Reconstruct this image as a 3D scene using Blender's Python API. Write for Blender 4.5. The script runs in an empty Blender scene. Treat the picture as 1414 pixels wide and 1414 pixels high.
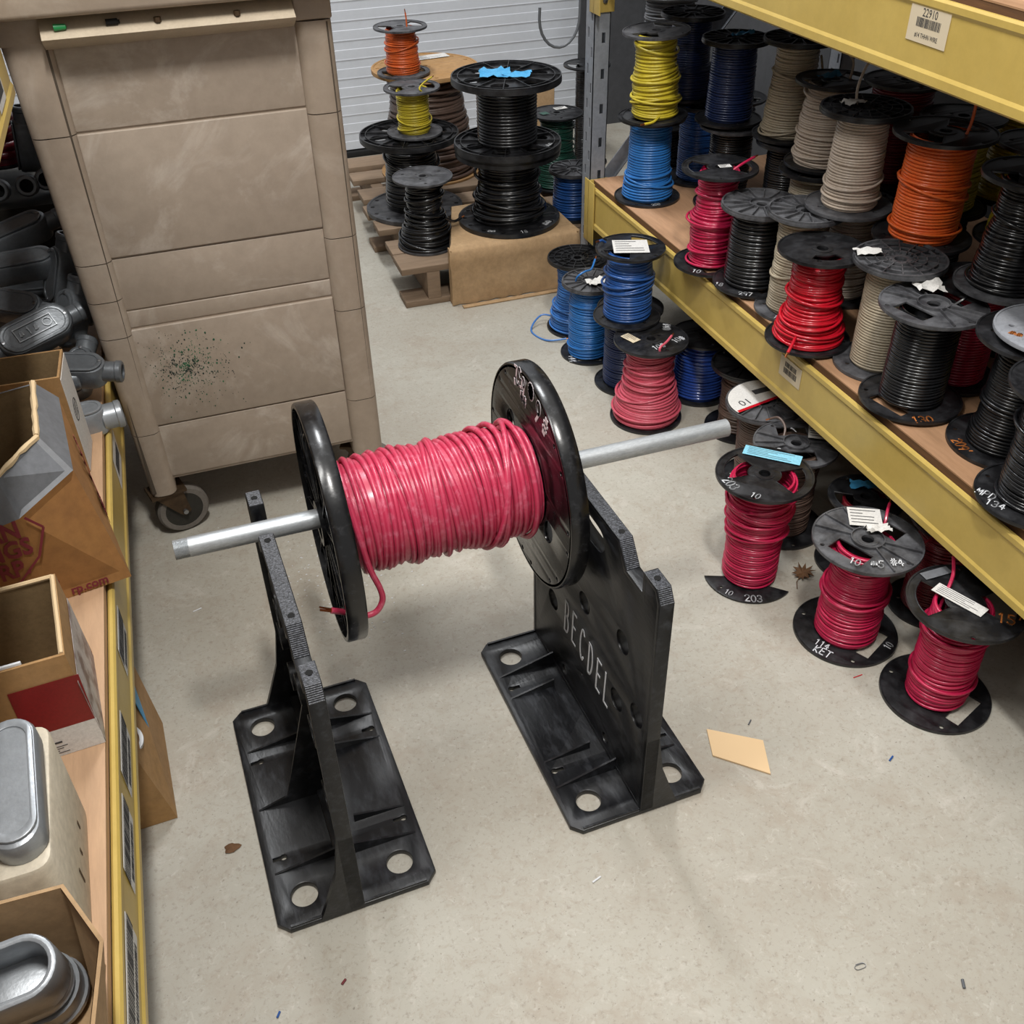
import bpy, bmesh, math, random
import numpy as np
from mathutils import Vector, Matrix, Euler
PI = math.pi
SC = bpy.context.scene
COL = SC.collection
rng = random.Random(7)

# ------------------------------------------------------------------ materials
def hexc(h):
    h = h.lstrip('#'); v = [int(h[i:i+2], 16)/255 for i in (0, 2, 4)]
    return tuple(c/12.92 if c <= .04045 else ((c+.055)/1.055)**2.4 for c in v) + (1,)

def mat(name, col, rough=.5, metal=0.0, var=None, vscale=8, vamt=.5, bump=0, bscale=200, rvar=0, spec=.5, coat=0, detail=6, contrast=(.35, .7), stretch=(1, 1, 1), fine=.35, fs=9, dist=0):
    m = bpy.data.materials.new(name); m.use_nodes = True
    nt = m.node_tree; n = nt.nodes; b = n['Principled BSDF']
    b.inputs['Base Color'].default_value = hexc(col)
    b.inputs['Roughness'].default_value = rough
    b.inputs['Metallic'].default_value = metal
    b.inputs['Specular IOR Level'].default_value = spec
    b.inputs['Coat Weight'].default_value = coat
    b.inputs['Coat Roughness'].default_value = .15
    tc = n.new('ShaderNodeTexCoord')
    mp = n.new('ShaderNodeMapping'); mp.inputs['Scale'].default_value = stretch
    oi = n.new('ShaderNodeObjectInfo'); vm = n.new('ShaderNodeVectorMath'); vm.operation = 'SCALE'
    cx = n.new('ShaderNodeCombineXYZ')
    for i in range(3): nt.links.new(oi.outputs['Random'], cx.inputs[i])
    nt.links.new(cx.outputs[0], vm.inputs[0]); vm.inputs['Scale'].default_value = 13
    nt.links.new(vm.outputs[0], mp.inputs['Location'])
    nt.links.new(tc.outputs['Object'], mp.inputs['Vector'])
    if var is not None:
        nz = n.new('ShaderNodeTexNoise'); nz.inputs['Scale'].default_value = vscale; nz.inputs['Detail'].default_value = detail
        nz.inputs['Roughness'].default_value = .65; nz.inputs['Distortion'].default_value = dist
        nt.links.new(mp.outputs[0], nz.inputs['Vector'])
        rp = n.new('ShaderNodeValToRGB'); rp.color_ramp.elements[0].position = contrast[0]; rp.color_ramp.elements[1].position = contrast[1]
        nt.links.new(nz.outputs['Fac'], rp.inputs['Fac'])
        ml = n.new('ShaderNodeMath'); ml.operation = 'MULTIPLY'; ml.inputs[1].default_value = vamt
        nt.links.new(rp.outputs['Color'], ml.inputs[0])
        mx = n.new('ShaderNodeMix'); mx.data_type = 'RGBA'
        mx.inputs[6].default_value = hexc(col); mx.inputs[7].default_value = hexc(var)
        nt.links.new(ml.outputs[0], mx.inputs[0]); out = mx.outputs[2]
        if fine:
            n2 = n.new('ShaderNodeTexNoise'); n2.inputs['Scale'].default_value = vscale*fs; n2.inputs['Detail'].default_value = 8; n2.inputs['Roughness'].default_value = .7
            nt.links.new(mp.outputs[0], n2.inputs['Vector'])
            r2 = n.new('ShaderNodeValToRGB'); r2.color_ramp.elements[0].position = .36; r2.color_ramp.elements[1].position = .62; r2.color_ramp.elements[0].color = (.45, .44, .43, 1)
            nt.links.new(n2.outputs['Fac'], r2.inputs['Fac'])
            m2 = n.new('ShaderNodeMix'); m2.data_type = 'RGBA'; m2.blend_type = 'MULTIPLY'; m2.inputs[0].default_value = fine
            nt.links.new(out, m2.inputs[6]); nt.links.new(r2.outputs['Color'], m2.inputs[7]); out = m2.outputs[2]
        nt.links.new(out, b.inputs['Base Color'])
        if rvar:
            ma = n.new('ShaderNodeMath'); ma.operation = 'MULTIPLY_ADD'; ma.inputs[1].default_value = rvar; ma.inputs[2].default_value = rough
            nt.links.new(ml.outputs[0], ma.inputs[0]); nt.links.new(ma.outputs[0], b.inputs['Roughness'])
    if bump:
        nb = n.new('ShaderNodeTexNoise'); nb.inputs['Scale'].default_value = bscale; nb.inputs['Detail'].default_value = 3
        nt.links.new(mp.outputs[0], nb.inputs['Vector'])
        bp = n.new('ShaderNodeBump'); bp.inputs['Strength'].default_value = bump; bp.inputs['Distance'].default_value = .002
        nt.links.new(nb.outputs['Fac'], bp.inputs['Height']); nt.links.new(bp.outputs[0], b.inputs['Normal'])
    return m

M = {}
M['stand'] = mat('black_stand_plastic', '#121316', .36, var='#565960', vscale=55, vamt=.3, bump=.2, bscale=160, rvar=.25, contrast=(.5, .72), fs=5, stretch=(1, .35, 1))
M['worn'] = mat('worn_stand_plastic', '#33353a', .5, var='#7c7f88', vscale=260, vamt=.6, bump=.5, bscale=400, contrast=(.42, .6), fine=.3, fs=2)
M['reel'] = mat('black_reel_plastic', '#0f0f11', .22, var='#55565b', vscale=60, vamt=.25, bump=.1, bscale=60, rvar=.4, contrast=(.52, .74), fs=5)
M['flange'] = mat('black_spool_plastic', '#151517', .34, var='#5d5e62', vscale=30, vamt=.3, rvar=.3, contrast=(.42, .8), fine=.2)
M['flange_dusty'] = mat('dusty_spool_plastic', '#343437', .48, var='#8d8e92', vscale=26, vamt=.5, rvar=.2, contrast=(.38, .78), fine=.25)
M['flange_gray'] = mat('grey_spool_plastic', '#a3a6ad', .5, var='#7c7f85', vscale=22, vamt=.5)
def wirem(n, c, v=None, r=.33, coat=.15):
    return mat('wire_'+n, c, r, var=v or c, vscale=25, vamt=.45, coat=coat)
M['pinkred'] = mat('wire_faded_pink', '#bd3654', .34, var='#df90a4', vscale=60, vamt=.4, coat=.12, contrast=(.5, .7), fine=.2)
M['pink'] = wirem('pink', '#cf5468', '#dc7382', .4)
M['magenta'] = wirem('magenta', '#c42450', '#ad1d42', .28)
M['crimson'] = wirem('crimson', '#a51c3a', '#8c1730', .3)
M['red'] = wirem('red', '#c9182b', '#ab1424', .25)
M['black'] = wirem('black', '#141416', '#2c2d30', .25, .3)
M['tan'] = wirem('tan', '#b4a790', '#c3b8a4', .42)
M['beige'] = wirem('beige', '#c6b5a4', '#d0c2b4', .42)
M['blue'] = wirem('blue', '#2a6fb8', '#3f86cc', .3)
M['lblue'] = wirem('light_blue', '#3a78c4', '#5a92d6', .35)
M['dblue'] = wirem('dark_blue', '#275499', '#3566ac', .28)
M['navy'] = wirem('navy', '#1c2b52', '#24366a', .3)
M['shrink'] = wirem('shrink_wrapped_blue', '#2d4fa6', '#4466bb', .12, .9)
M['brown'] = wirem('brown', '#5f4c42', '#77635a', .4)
M['orange'] = wirem('orange', '#d65f26', '#de7438', .35)
M['orange_lifted'] = wirem('orange_lifted_for_shade', '#ea6426', '#ef7c3e', .33)  # orange for the shaded shelf spool, light put into the colour
M['yellow'] = wirem('yellow', '#c8b42c', '#d9c94e', .38)
M['green'] = wirem('green', '#174a3c', '#1f5c4a', .35)
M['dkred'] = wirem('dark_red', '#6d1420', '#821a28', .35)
M['greyw'] = wirem('grey', '#5c5d60', '#77787b', .4)
M['copper'] = mat('copper', '#c77a4c', .35, 1.0)
M['galv'] = mat('galvanised_steel', '#c6cacd', .38, .6, var='#8b9095', vscale=40, vamt=.6, stretch=(.3, 1, 1), rvar=.2)
M['yel'] = mat('yellow_shelf_paint', '#c9ae60', .34, var='#b89c4e', vscale=5, vamt=.6, bump=.04, bscale=40, fine=.12)
M['ply'] = mat('plywood', '#bb9270', .65, var='#8a6442', vscale=9, vamt=.7, stretch=(1, .12, 1), bump=.1, bscale=120, contrast=(.42, .7))
M['plyl'] = mat('pale_plywood', '#c9a583', .65, var='#b08c6b', vscale=6, vamt=.6, stretch=(1, .12, 1), bump=.1, bscale=120)
M['plyedge'] = mat('plywood_edge', '#6f4d30', .8, var='#3f2a1a', vscale=10, vamt=.8, stretch=(1, .3, 6))
M['post'] = mat('grey_post_paint', '#8f939a', .45, var='#6e7278', vscale=9, vamt=.5)
M['cart'] = mat('beige_cart_plastic', '#9f9080', .52, var='#bcb0a2', vscale=4, vamt=.5, bump=.12, bscale=90, detail=10, contrast=(.48, .68), fine=.2, fs=8, dist=1.2)
M['cart2'] = mat('beige_cart_panel', '#a29485', .5, var='#cac0b5', vscale=3.4, vamt=.55, bump=.12, bscale=90, detail=12, contrast=(.5, .68), fine=.2, fs=10, dist=2.2)
M['cartledge'] = mat('pale_cart_ledge', '#c0b29c', .5, var='#a39480', vscale=20, vamt=.5, fine=.2)
M['cartdark'] = mat('cart_seam_plastic', '#4b4136', .8)
M['card'] = mat('cardboard', '#a9814f', .8, var='#b9946a', vscale=6, vamt=.6, bump=.06, bscale=60)
M['cardr'] = mat('reddish_cardboard', '#a3743f', .7, var='#8f6138', vscale=5, vamt=.6, bump=.06, bscale=60)
M['cardpale'] = mat('pale_cardboard', '#b99a74', .85, var='#a5855f', vscale=7, vamt=.7, bump=.08, bscale=50)
M['cardin'] = mat('cardboard_inside', '#8f7653', .85, var='#a0875f', vscale=14, vamt=.5, bump=.12, bscale=90, stretch=(1, .2, 1))
M['torn'] = mat('torn_cardboard_edge', '#d8bd94', .9, bump=.3, bscale=200)
M['gtape'] = mat('grey_tape', '#696b6f', .45, var='#7d8085', vscale=8, vamt=.6, bump=.1, bscale=25)
M['cream'] = mat('cream_carton', '#ddd3bf', .6, var='#c9bda6', vscale=9, vamt=.6)
M['paper'] = mat('white_paper', '#dcdad6', .7, var='#c6c4c0', vscale=25, vamt=.4)
M['sticker'] = mat('beige_sticker', '#d3c4a8', .6)
M['cyan'] = mat('light_blue_tape', '#8fd0e6', .55, var='#6db4d2', vscale=18, vamt=.5)
M['bluetape'] = mat('blue_tape', '#3f9bd0', .5, var='#67b6df', vscale=25, vamt=.5)
M['ink'] = mat('dark_ink', '#3a3a3c', .7)
M['redink'] = mat('maroon_ink', '#7b2a33', .7)
M['redprint'] = mat('red_print', '#7f1218', .35, var='#8f1d22', vscale=30, vamt=.4)
M['photo'] = mat('printed_photo', '#b9b3b2', .4, var='#57343a', vscale=18, vamt=.9, contrast=(.45, .6))
M['white'] = mat('white_paint_marker', '#d4d6da', .6)
M['chalk'] = mat('pale_pink_marker', '#ece3e6', .7, fine=0)
M['omark'] = mat('orange_marker', '#c8783a', .6)
M['alu'] = mat('grey_cast_aluminium', '#a6abb0', .36, .4, var='#858a8f', vscale=14, vamt=.5, bump=.12, bscale=160, fine=.2)
M['dalu'] = mat('dark_cast_iron', '#767b80', .36, .4, var='#4a4e52', vscale=14, vamt=.6, bump=.15, bscale=160, fine=.25)
M['hole'] = mat('black_interior', '#080808', .9)
M['rust'] = mat('rusty_steel', '#5a4733', .55, .5, var='#33271b', vscale=25, vamt=.8)
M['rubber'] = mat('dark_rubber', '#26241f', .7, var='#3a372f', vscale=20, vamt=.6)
M['tread'] = mat('grey_caster_tread', '#77716a', .8, var='#5d5750', vscale=20, vamt=.6)
M['pallet'] = mat('pallet_wood', '#96806a', .85, var='#6e5a46', vscale=8, vamt=.7, stretch=(.15, 1, 1), bump=.2, bscale=80)
M['door'] = mat('white_door_steel', '#d3d7dd', .45, var='#c6cbd3', vscale=2, vamt=.5, fine=.1)
M['seal'] = mat('black_rubber_seal', '#0c0c0d', .8)
M['wall'] = mat('grey_wall_paint', '#4a4b4e', .85, var='#3e3f42', vscale=3, vamt=.5)
M['scrap'] = mat('tan_board', '#d9ba90', .7, fine=.15)
M['leaf'] = mat('dry_leaf', '#6b4a2c', .8, var='#4a311c', vscale=40, vamt=.7)
M['steel'] = mat('plain_steel', '#9a9ca0', .3, .9)
M['cable'] = mat('grey_cable', '#55585c', .45)
M['pwhite'] = mat('white_plastic', '#d5d7da', .35)
M['gplastic'] = mat('green_plastic', '#1c8a4c', .4)

def concrete():
    m = bpy.data.materials.new('concrete_floor'); m.use_nodes = True
    nt = m.node_tree; n = nt.nodes; b = n['Principled BSDF']
    tc = n.new('ShaderNodeTexCoord')
    def noise(s, d=8, r=.6, dist=0):
        z = n.new('ShaderNodeTexNoise'); z.inputs['Scale'].default_value = s; z.inputs['Detail'].default_value = d
        z.inputs['Roughness'].default_value = r; z.inputs['Distortion'].default_value = dist
        nt.links.new(tc.outputs['Object'], z.inputs['Vector']); return z
    def ramp(z, a, c, ca=(0, 0, 0, 1), cb=(1, 1, 1, 1)):
        r = n.new('ShaderNodeValToRGB'); e = r.color_ramp.elements
        e[0].position = a; e[1].position = c; e[0].color = ca; e[1].color = cb
        nt.links.new(z.outputs['Fac'], r.inputs['Fac']); return r
    def mix(f, a, c, k=1.0):
        x = n.new('ShaderNodeMix'); x.data_type = 'RGBA'
        if k != 1.0:
            q = n.new('ShaderNodeMath'); q.operation = 'MULTIPLY'; q.inputs[1].default_value = k
            nt.links.new(f, q.inputs[0]); f = q.outputs[0]
        nt.links.new(f, x.inputs[0])
        for i, v in ((6, a), (7, c)):
            if isinstance(v, tuple): x.inputs[i].default_value = v
            else: nt.links.new(v, x.inputs[i])
        return x.outputs[2]
    c = mix(ramp(noise(1.6, 6), .35, .68).outputs[0], hexc('#a49e92'), hexc('#b3b0a5'))
    c = mix(ramp(noise(4.5, 10, .7, .6), .52, .72).outputs[0], c, hexc('#988877'), .55)      # brownish stains
    c = mix(ramp(noise(7, 12, .75, 1.0), .56, .74).outputs[0], c, hexc('#cdc8bf'), .55)        # pale scuffs
    c = mix(ramp(noise(38, 8, .75, .8), .5, .66).outputs[0], c, hexc('#9a8f80'), .5)              # worn mottling
    c = mix(ramp(noise(55, 6, .7, 1.2), .57, .68).outputs[0], c, hexc('#d0cdc4'), .28)
    c = mix(ramp(noise(110, 4, .7), .55, .68).outputs[0], c, hexc('#857c70'), .5)             # fine grain
    c = mix(ramp(noise(160, 2, .5), .69, .74).outputs[0], c, hexc('#6d655b'), .6)             # specks
    nt.links.new(c, b.inputs['Base Color'])
    b.inputs['Roughness'].default_value = .6; b.inputs['Specular IOR Level'].default_value = .35
    bp = n.new('ShaderNodeBump'); bp.inputs['Strength'].default_value = .12; bp.inputs['Distance'].default_value = .003
    nt.links.new(noise(60, 6).outputs['Fac'], bp.inputs['Height']); nt.links.new(bp.outputs[0], b.inputs['Normal'])
    return m
M['floor'] = concrete()

# ------------------------------------------------------------------ mesh helpers
class MB:
    def __init__(s): s.v = []; s.f = []; s.n = 0
    def add(s, v, f, mt=None):
        if mt is not None: v = [tuple(mt @ Vector(p)) for p in v]
        o = s.n; s.v.extend(v); s.n += len(v)
        s.f.extend([tuple(i+o for i in q) for q in f]); return s
    def box(s, x0, y0, z0, x1, y1, z1, mt=None, bev=0):
        if bev:
            bm = bmesh.new(); bmesh.ops.create_cube(bm, size=1)
            for w in bm.verts: w.co = ((x0+x1)/2+w.co.x*(x1-x0), (y0+y1)/2+w.co.y*(y1-y0), (z0+z1)/2+w.co.z*(z1-z0))
            bmesh.ops.bevel(bm, geom=list(bm.edges), offset=bev, segments=3, affect='EDGES', profile=.5)
            return s.bm(bm, mt)
        v = [(x, y, z) for z in (z0, z1) for y in (y0, y1) for x in (x0, x1)]
        return s.add(v, [(0, 2, 3, 1), (4, 5, 7, 6), (0, 1, 5, 4), (2, 6, 7, 3), (0, 4, 6, 2), (1, 3, 7, 5)], mt)
    def bm(s, bm, mt=None):
        bm.verts.index_update()
        s.add([tuple(w.co) for w in bm.verts], [tuple(w.index for w in f.verts) for f in bm.faces], mt); bm.free(); return s
    def mesh(s, me, mt=None):
        return s.add([tuple(w.co) for w in me.vertices], [tuple(p.vertices) for p in me.polygons], mt)
    def tube(s, P, r, n=8, closed=False, cap=True, mt=None):
        P = [Vector(p) for p in P]; N = len(P); R = r if isinstance(r, (list, tuple)) else [r]*N
        v = []; up = None
        for i in range(N):
            a = P[i-1] if (i or closed) else P[i]; c = P[(i+1) % N] if (i < N-1 or closed) else P[i]
            t = (c-a).normalized()
            if up is None: up = t.orthogonal().normalized()
            up = (up-t*up.dot(t))
            up = up.normalized() if up.length > 1e-6 else t.orthogonal().normalized()
            w = t.cross(up)
            for k in range(n):
                q = 2*PI*k/n; v.append(tuple(P[i]+(up*math.cos(q)+w*math.sin(q))*R[i]))
        f = []
        for i in range(N if closed else N-1):
            j = (i+1) % N
            for k in range(n): f.append((i*n+k, i*n+(k+1) % n, j*n+(k+1) % n, j*n+k))
        if cap and not closed: f.append(tuple(range(n))[::-1]); f.append(tuple((N-1)*n+k for k in range(n)))
        return s.add(v, f, mt)
    def lathe(s, prof, n=48, mt=None, closed=False):
        v = []; f = []; K = len(prof)
        for i in range(n):
            a = 2*PI*i/n
            for r, z in prof: v.append((r*math.cos(a), r*math.sin(a), z))
        for i in range(n):
            j = (i+1) % n
            for k in range(K if closed else K-1):
                l = (k+1) % K
                f.append((i*K+k, j*K+k, j*K+l, i*K+l))
        return s.add(v, f, mt)
    def prism(s, poly, z0, z1, mt=None):
        n = len(poly); v = [(x, y, z0) for x, y in poly]+[(x, y, z1) for x, y in poly]
        f = [tuple(range(n))[::-1], tuple(range(n, 2*n))]+[(i, (i+1) % n, n+(i+1) % n, n+i) for i in range(n)]
        return s.add(v, f, mt)
    def build(s, name, m, parent=None, smooth=True, loc=None, rot=None, angle=35):
        me = bpy.data.meshes.new(name); me.from_pydata(s.v, [], s.f); me.update()
        bm = bmesh.new(); bm.from_mesh(me); bmesh.ops.recalc_face_normals(bm, faces=bm.faces); bm.to_mesh(me); bm.free()
        if smooth: me.shade_smooth(); me.set_sharp_from_angle(angle=math.radians(angle))
        me.materials.append(M[m] if isinstance(m, str) else m)
        return link(name, me, parent, loc, rot)

def link(name, me, parent=None, loc=None, rot=None):
    o = bpy.data.objects.new(name, me); COL.objects.link(o)
    if parent: o.parent = parent
    if loc is not None: o.location = loc
    if rot is not None: o.rotation_euler = rot
    return o

def tag(o, label, cat, group=None):
    o['label'] = label; o['category'] = cat
    if group: o['group'] = group
    return o
def thing(name, label, cat, loc=(0, 0, 0), rot=(0, 0, 0), group=None):
    o = bpy.data.objects.new(name, None); COL.objects.link(o); o.location = loc; o.rotation_euler = rot
    o.empty_display_size = .05
    return tag(o, label, cat, group)
def struct(o): o['kind'] = 'structure'; return o

def circ(cx, cy, r, n=40, ry=None): return [(cx+r*math.cos(2*PI*i/n), cy+(ry or r)*math.sin(2*PI*i/n)) for i in range(n)]
def stadium(L, W, n=10):
    h = L/2-W/2; return [(h+W/2*math.cos(-PI/2+PI*i/n), W/2*math.sin(-PI/2+PI*i/n)) for i in range(n+1)] + \
        [(-h+W/2*math.cos(PI/2+PI*i/n), W/2*math.sin(PI/2+PI*i/n)) for i in range(n+1)]
def sector(r0, r1, a0, a1, n=12):
    A = [a0+(a1-a0)*i/n for i in range(n+1)]
    return [(r1*math.cos(a), r1*math.sin(a)) for a in A]+[(r0*math.cos(a), r0*math.sin(a)) for a in reversed(A)]
_tmp = 0
def plate(outer, holes, t, bev=0):
    """a flat plate with real holes, z from 0 to t, as a mesh datablock"""
    cu = bpy.data.curves.new('outline', 'CURVE'); cu.dimensions = '2D'; cu.fill_mode = 'BOTH'
    cu.extrude = t/2-bev; cu.bevel_depth = bev; cu.bevel_resolution = 1; cu.offset = -bev
    for poly in [outer]+list(holes):
        sp = cu.splines.new('POLY'); sp.points.add(len(poly)-1); sp.use_cyclic_u = True
        for p, (x, y) in zip(sp.points, poly): p.co = (x, y, 0, 1)
    o = bpy.data.objects.new('outline', cu)
    me = bpy.data.meshes.new_from_object(o)
    bm = bmesh.new(); bm.from_mesh(me); bmesh.ops.remove_doubles(bm, verts=bm.verts, dist=1e-6)
    for w in bm.verts: w.co.z += t/2
    bm.to_mesh(me); bm.free()
    bpy.data.objects.remove(o); bpy.data.curves.remove(cu)
    me.materials.clear()
    return me
def T(x=0, y=0, z=0, rx=0, ry=0, rz=0): return Matrix.Translation((x, y, z)) @ Euler((rx, ry, rz)).to_matrix().to_4x4()
AX = lambda x, y, z, o=(0, 0, 0): Matrix(((x[0], y[0], z[0], o[0]), (x[1], y[1], z[1], o[1]), (x[2], y[2], z[2], o[2]), (0, 0, 0, 1)))

# stroke lettering (hand-drawn marks); each letter in a box 0..1 wide, 0..1.5 high
def arc(cx, cy, rx, ry, a0, a1, n=10): return [(cx+rx*math.cos(math.radians(a0+(a1-a0)*i/n)), cy+ry*math.sin(math.radians(a0+(a1-a0)*i/n))) for i in range(n+1)]
ST = {'B': [[(.1, 0), (.1, 1.5)], [(.1, 1.5)]+arc(.4, 1.15, .45, .35, 90, -90)+[(.1, .8)], [(.1, .8)]+arc(.45, .4, .5, .4, 90, -90)+[(.1, 0)]],
      'E': [[(.9, 1.5), (.1, 1.5), (.1, 0), (.9, 0)], [(.1, .8), (.75, .8)]], 'C': [arc(.6, .75, .5, .75, 50, 310, 16)],
      'D': [[(.1, 0), (.1, 1.5)]+arc(.3, .75, .65, .75, 90, -90, 14)+[(.1, 0)]], 'L': [[(.1, 1.5), (.1, 0), (.9, 0)]],
      'K': [[(.1, 0), (.1, 1.5)], [(.9, 1.5), (.1, .7), (.9, 0)]], 'T': [[(0, 1.5), (1, 1.5)], [(.5, 1.5), (.5, 0)]],
      'M': [[(0, 0), (.1, 1.5), (.5, .5), (.9, 1.5), (1, 0)]], 'P': [[(.1, 0), (.1, 1.5)]+arc(.4, 1.1, .5, .4, 90, -90)+[(.1, .7)]],
      'A': [[(0, 0), (.5, 1.5), (1, 0)], [(.2, .5), (.8, .5)]], 'S': [arc(.5, 1.1, .45, .4, 40, 270, 10)+arc(.5, .38, .45, .38, 90, -140, 10)],
      '0': [arc(.5, .75, .45, .75, 0, 360, 18)], '1': [[(.25, 1.2), (.55, 1.5), (.55, 0)]], '2': [arc(.5, 1.1, .42, .4, 170, -30, 10)+[(.08, 0), (.95, 0)]],
      '3': [arc(.45, 1.12, .4, .38, 150, -90, 10)+arc(.45, .38, .45, .38, 90, -150, 10)], '4': [[(.7, 0), (.7, 1.5), (.05, .5), (.98, .5)]],
      '5': [[(.85, 1.5), (.2, 1.5), (.15, .85)]+arc(.45, .45, .45, .45, 100, -150, 12)], '6': [[(.75, 1.5), (.2, .7)]+arc(.5, .42, .42, .42, 160, -200, 16)],
      '7': [[(.05, 1.5), (.95, 1.5), (.35, 0)]], '8': [arc(.5, 1.13, .36, .37, -90, 270, 14)+arc(.5, .38, .45, .38, 90, 450, 14)],
      '9': [arc(.5, 1.08, .42, .42, 0, 360, 16)+[(.92, 1.08), (.7, 0)]], '#': [[(.25, 0), (.4, 1.5)], [(.65, 0), (.8, 1.5)], [(0, .5), (1, .5)], [(.05, 1), (1.05, 1)]],
      "'": [[(.4, 1.5), (.3, 1.1)]], '/': [[(.1, 0), (.9, 1.5)]], '~': [[(0, .3), (.2, 1.2), (.35, .2), (.5, 1.3), (.65, .3), (.8, 1.2), (1, .4)], [(0, .7), (1, .9)]],
      '@': [arc(.5, .7, .5, .5, 0, 360, 12), arc(.5, .7, .3, .3, 0, 360, 10), arc(.5, .7, .12, .12, 0, 360, 8)], ' ': []}
def strokes(text, size, w, mt, adv=1.25, xs=.62, lift=.0006, jit=0):
    """flat hand-lettering in the local xy plane, centred; size = letter height"""
    b = MB(); k = size/1.5; tot = len(text)*adv*xs*k; x0 = -tot/2
    for c in text:
        dy = rng.uniform(-jit, jit)*size
        for pl in ST.get(c, ST['~']):
            pts = [Vector((x0+px*xs*k, (py-.75)*k+dy, 0)) for px, py in pl]
            for a, c2 in zip(pts, pts[1:]):
                d = c2-a
                if d.length < 1e-6: continue
                d.normalize(); nrm = Vector((-d.y, d.x, 0))*w/2; e = d*w*.35
                v = [a-e+nrm, a-e-nrm, c2+e-nrm, c2+e+nrm]
                z = lift
                b.add([(p.x, p.y, 0) for p in v]+[(p.x, p.y, z) for p in v], [(4, 5, 6, 7), (0, 1, 5, 4), (1, 2, 6, 5), (2, 3, 7, 6), (3, 0, 4, 7)], mt)
        x0 += adv*xs*k
    return b
def text_mesh(body, size, mt, depth=.0003, sx=1.0, align='CENTER', bold=0):
    cu = bpy.data.curves.new('words', 'FONT'); cu.body = body; cu.size = size; cu.extrude = depth; cu.offset = bold
    cu.align_x = align; cu.align_y = 'CENTER'; cu.resolution_u = 2
    o = bpy.data.objects.new('words', cu); me = bpy.data.meshes.new_from_object(o)
    bpy.data.objects.remove(o); bpy.data.curves.remove(cu)
    b = MB().mesh(me, mt @ Matrix.Diagonal((sx, 1, 1, 1))); bpy.data.meshes.remove(me); return b

# ------------------------------------------------------------------ setting
fl = MB(); fl.add([(-2.5, -1.5, 0), (4, -1.5, 0), (4, 6, 0), (-2.5, 6, 0)], [(0, 1, 2, 3)])
struct(fl.build('floor', 'floor', smooth=False))
# sectional door at the far end: ribbed steel sections
def sect_door():
    prof = []; z = .03; p = .0785; y = 4.73
    while z < 3.4:
        prof += [(y, z+.004), (y, z+p*.5), (y+.0016, z+p*.53), (y+.0016, z+p*.95), (y-.001, z+p*.975), (y-.001, z+p*.995)]; z += p
    b = MB(); n = len(prof)
    v = [(-.6, a, c) for a, c in prof]+[(2.02, a, c) for a, c in prof]
    b.add(v, [(i, i+1, n+i+1, n+i) for i in range(n-1)])
    b.box(-.6, 4.745, .03, 2.02, 4.79, 3.4)
    o = struct(b.build('door_1', 'door', smooth=False))
    sl = MB(); sl.box(-.6, 4.715, 0, 2.02, 4.76, .028, bev=.006); sl.build('bottom_seal', 'seal', o)
sect_door()
w = MB(); w.box(2.0, 4.72, 0, 4, 4.9, 3.4); w.box(-2.5, 4.72, 0, -.58, 4.9, 3.4); struct(w.build('wall_back', 'wall', smooth=False))
w = MB(); w.box(2.32, -1.5, 0, 2.42, 4.72, 3.4); struct(w.build('wall_right', 'wall', smooth=False))
w = MB(); w.box(-1.35, -1.5, 0, -1.25, 4.72, 3.4); struct(w.build('wall_left', 'wall', smooth=False))

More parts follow.
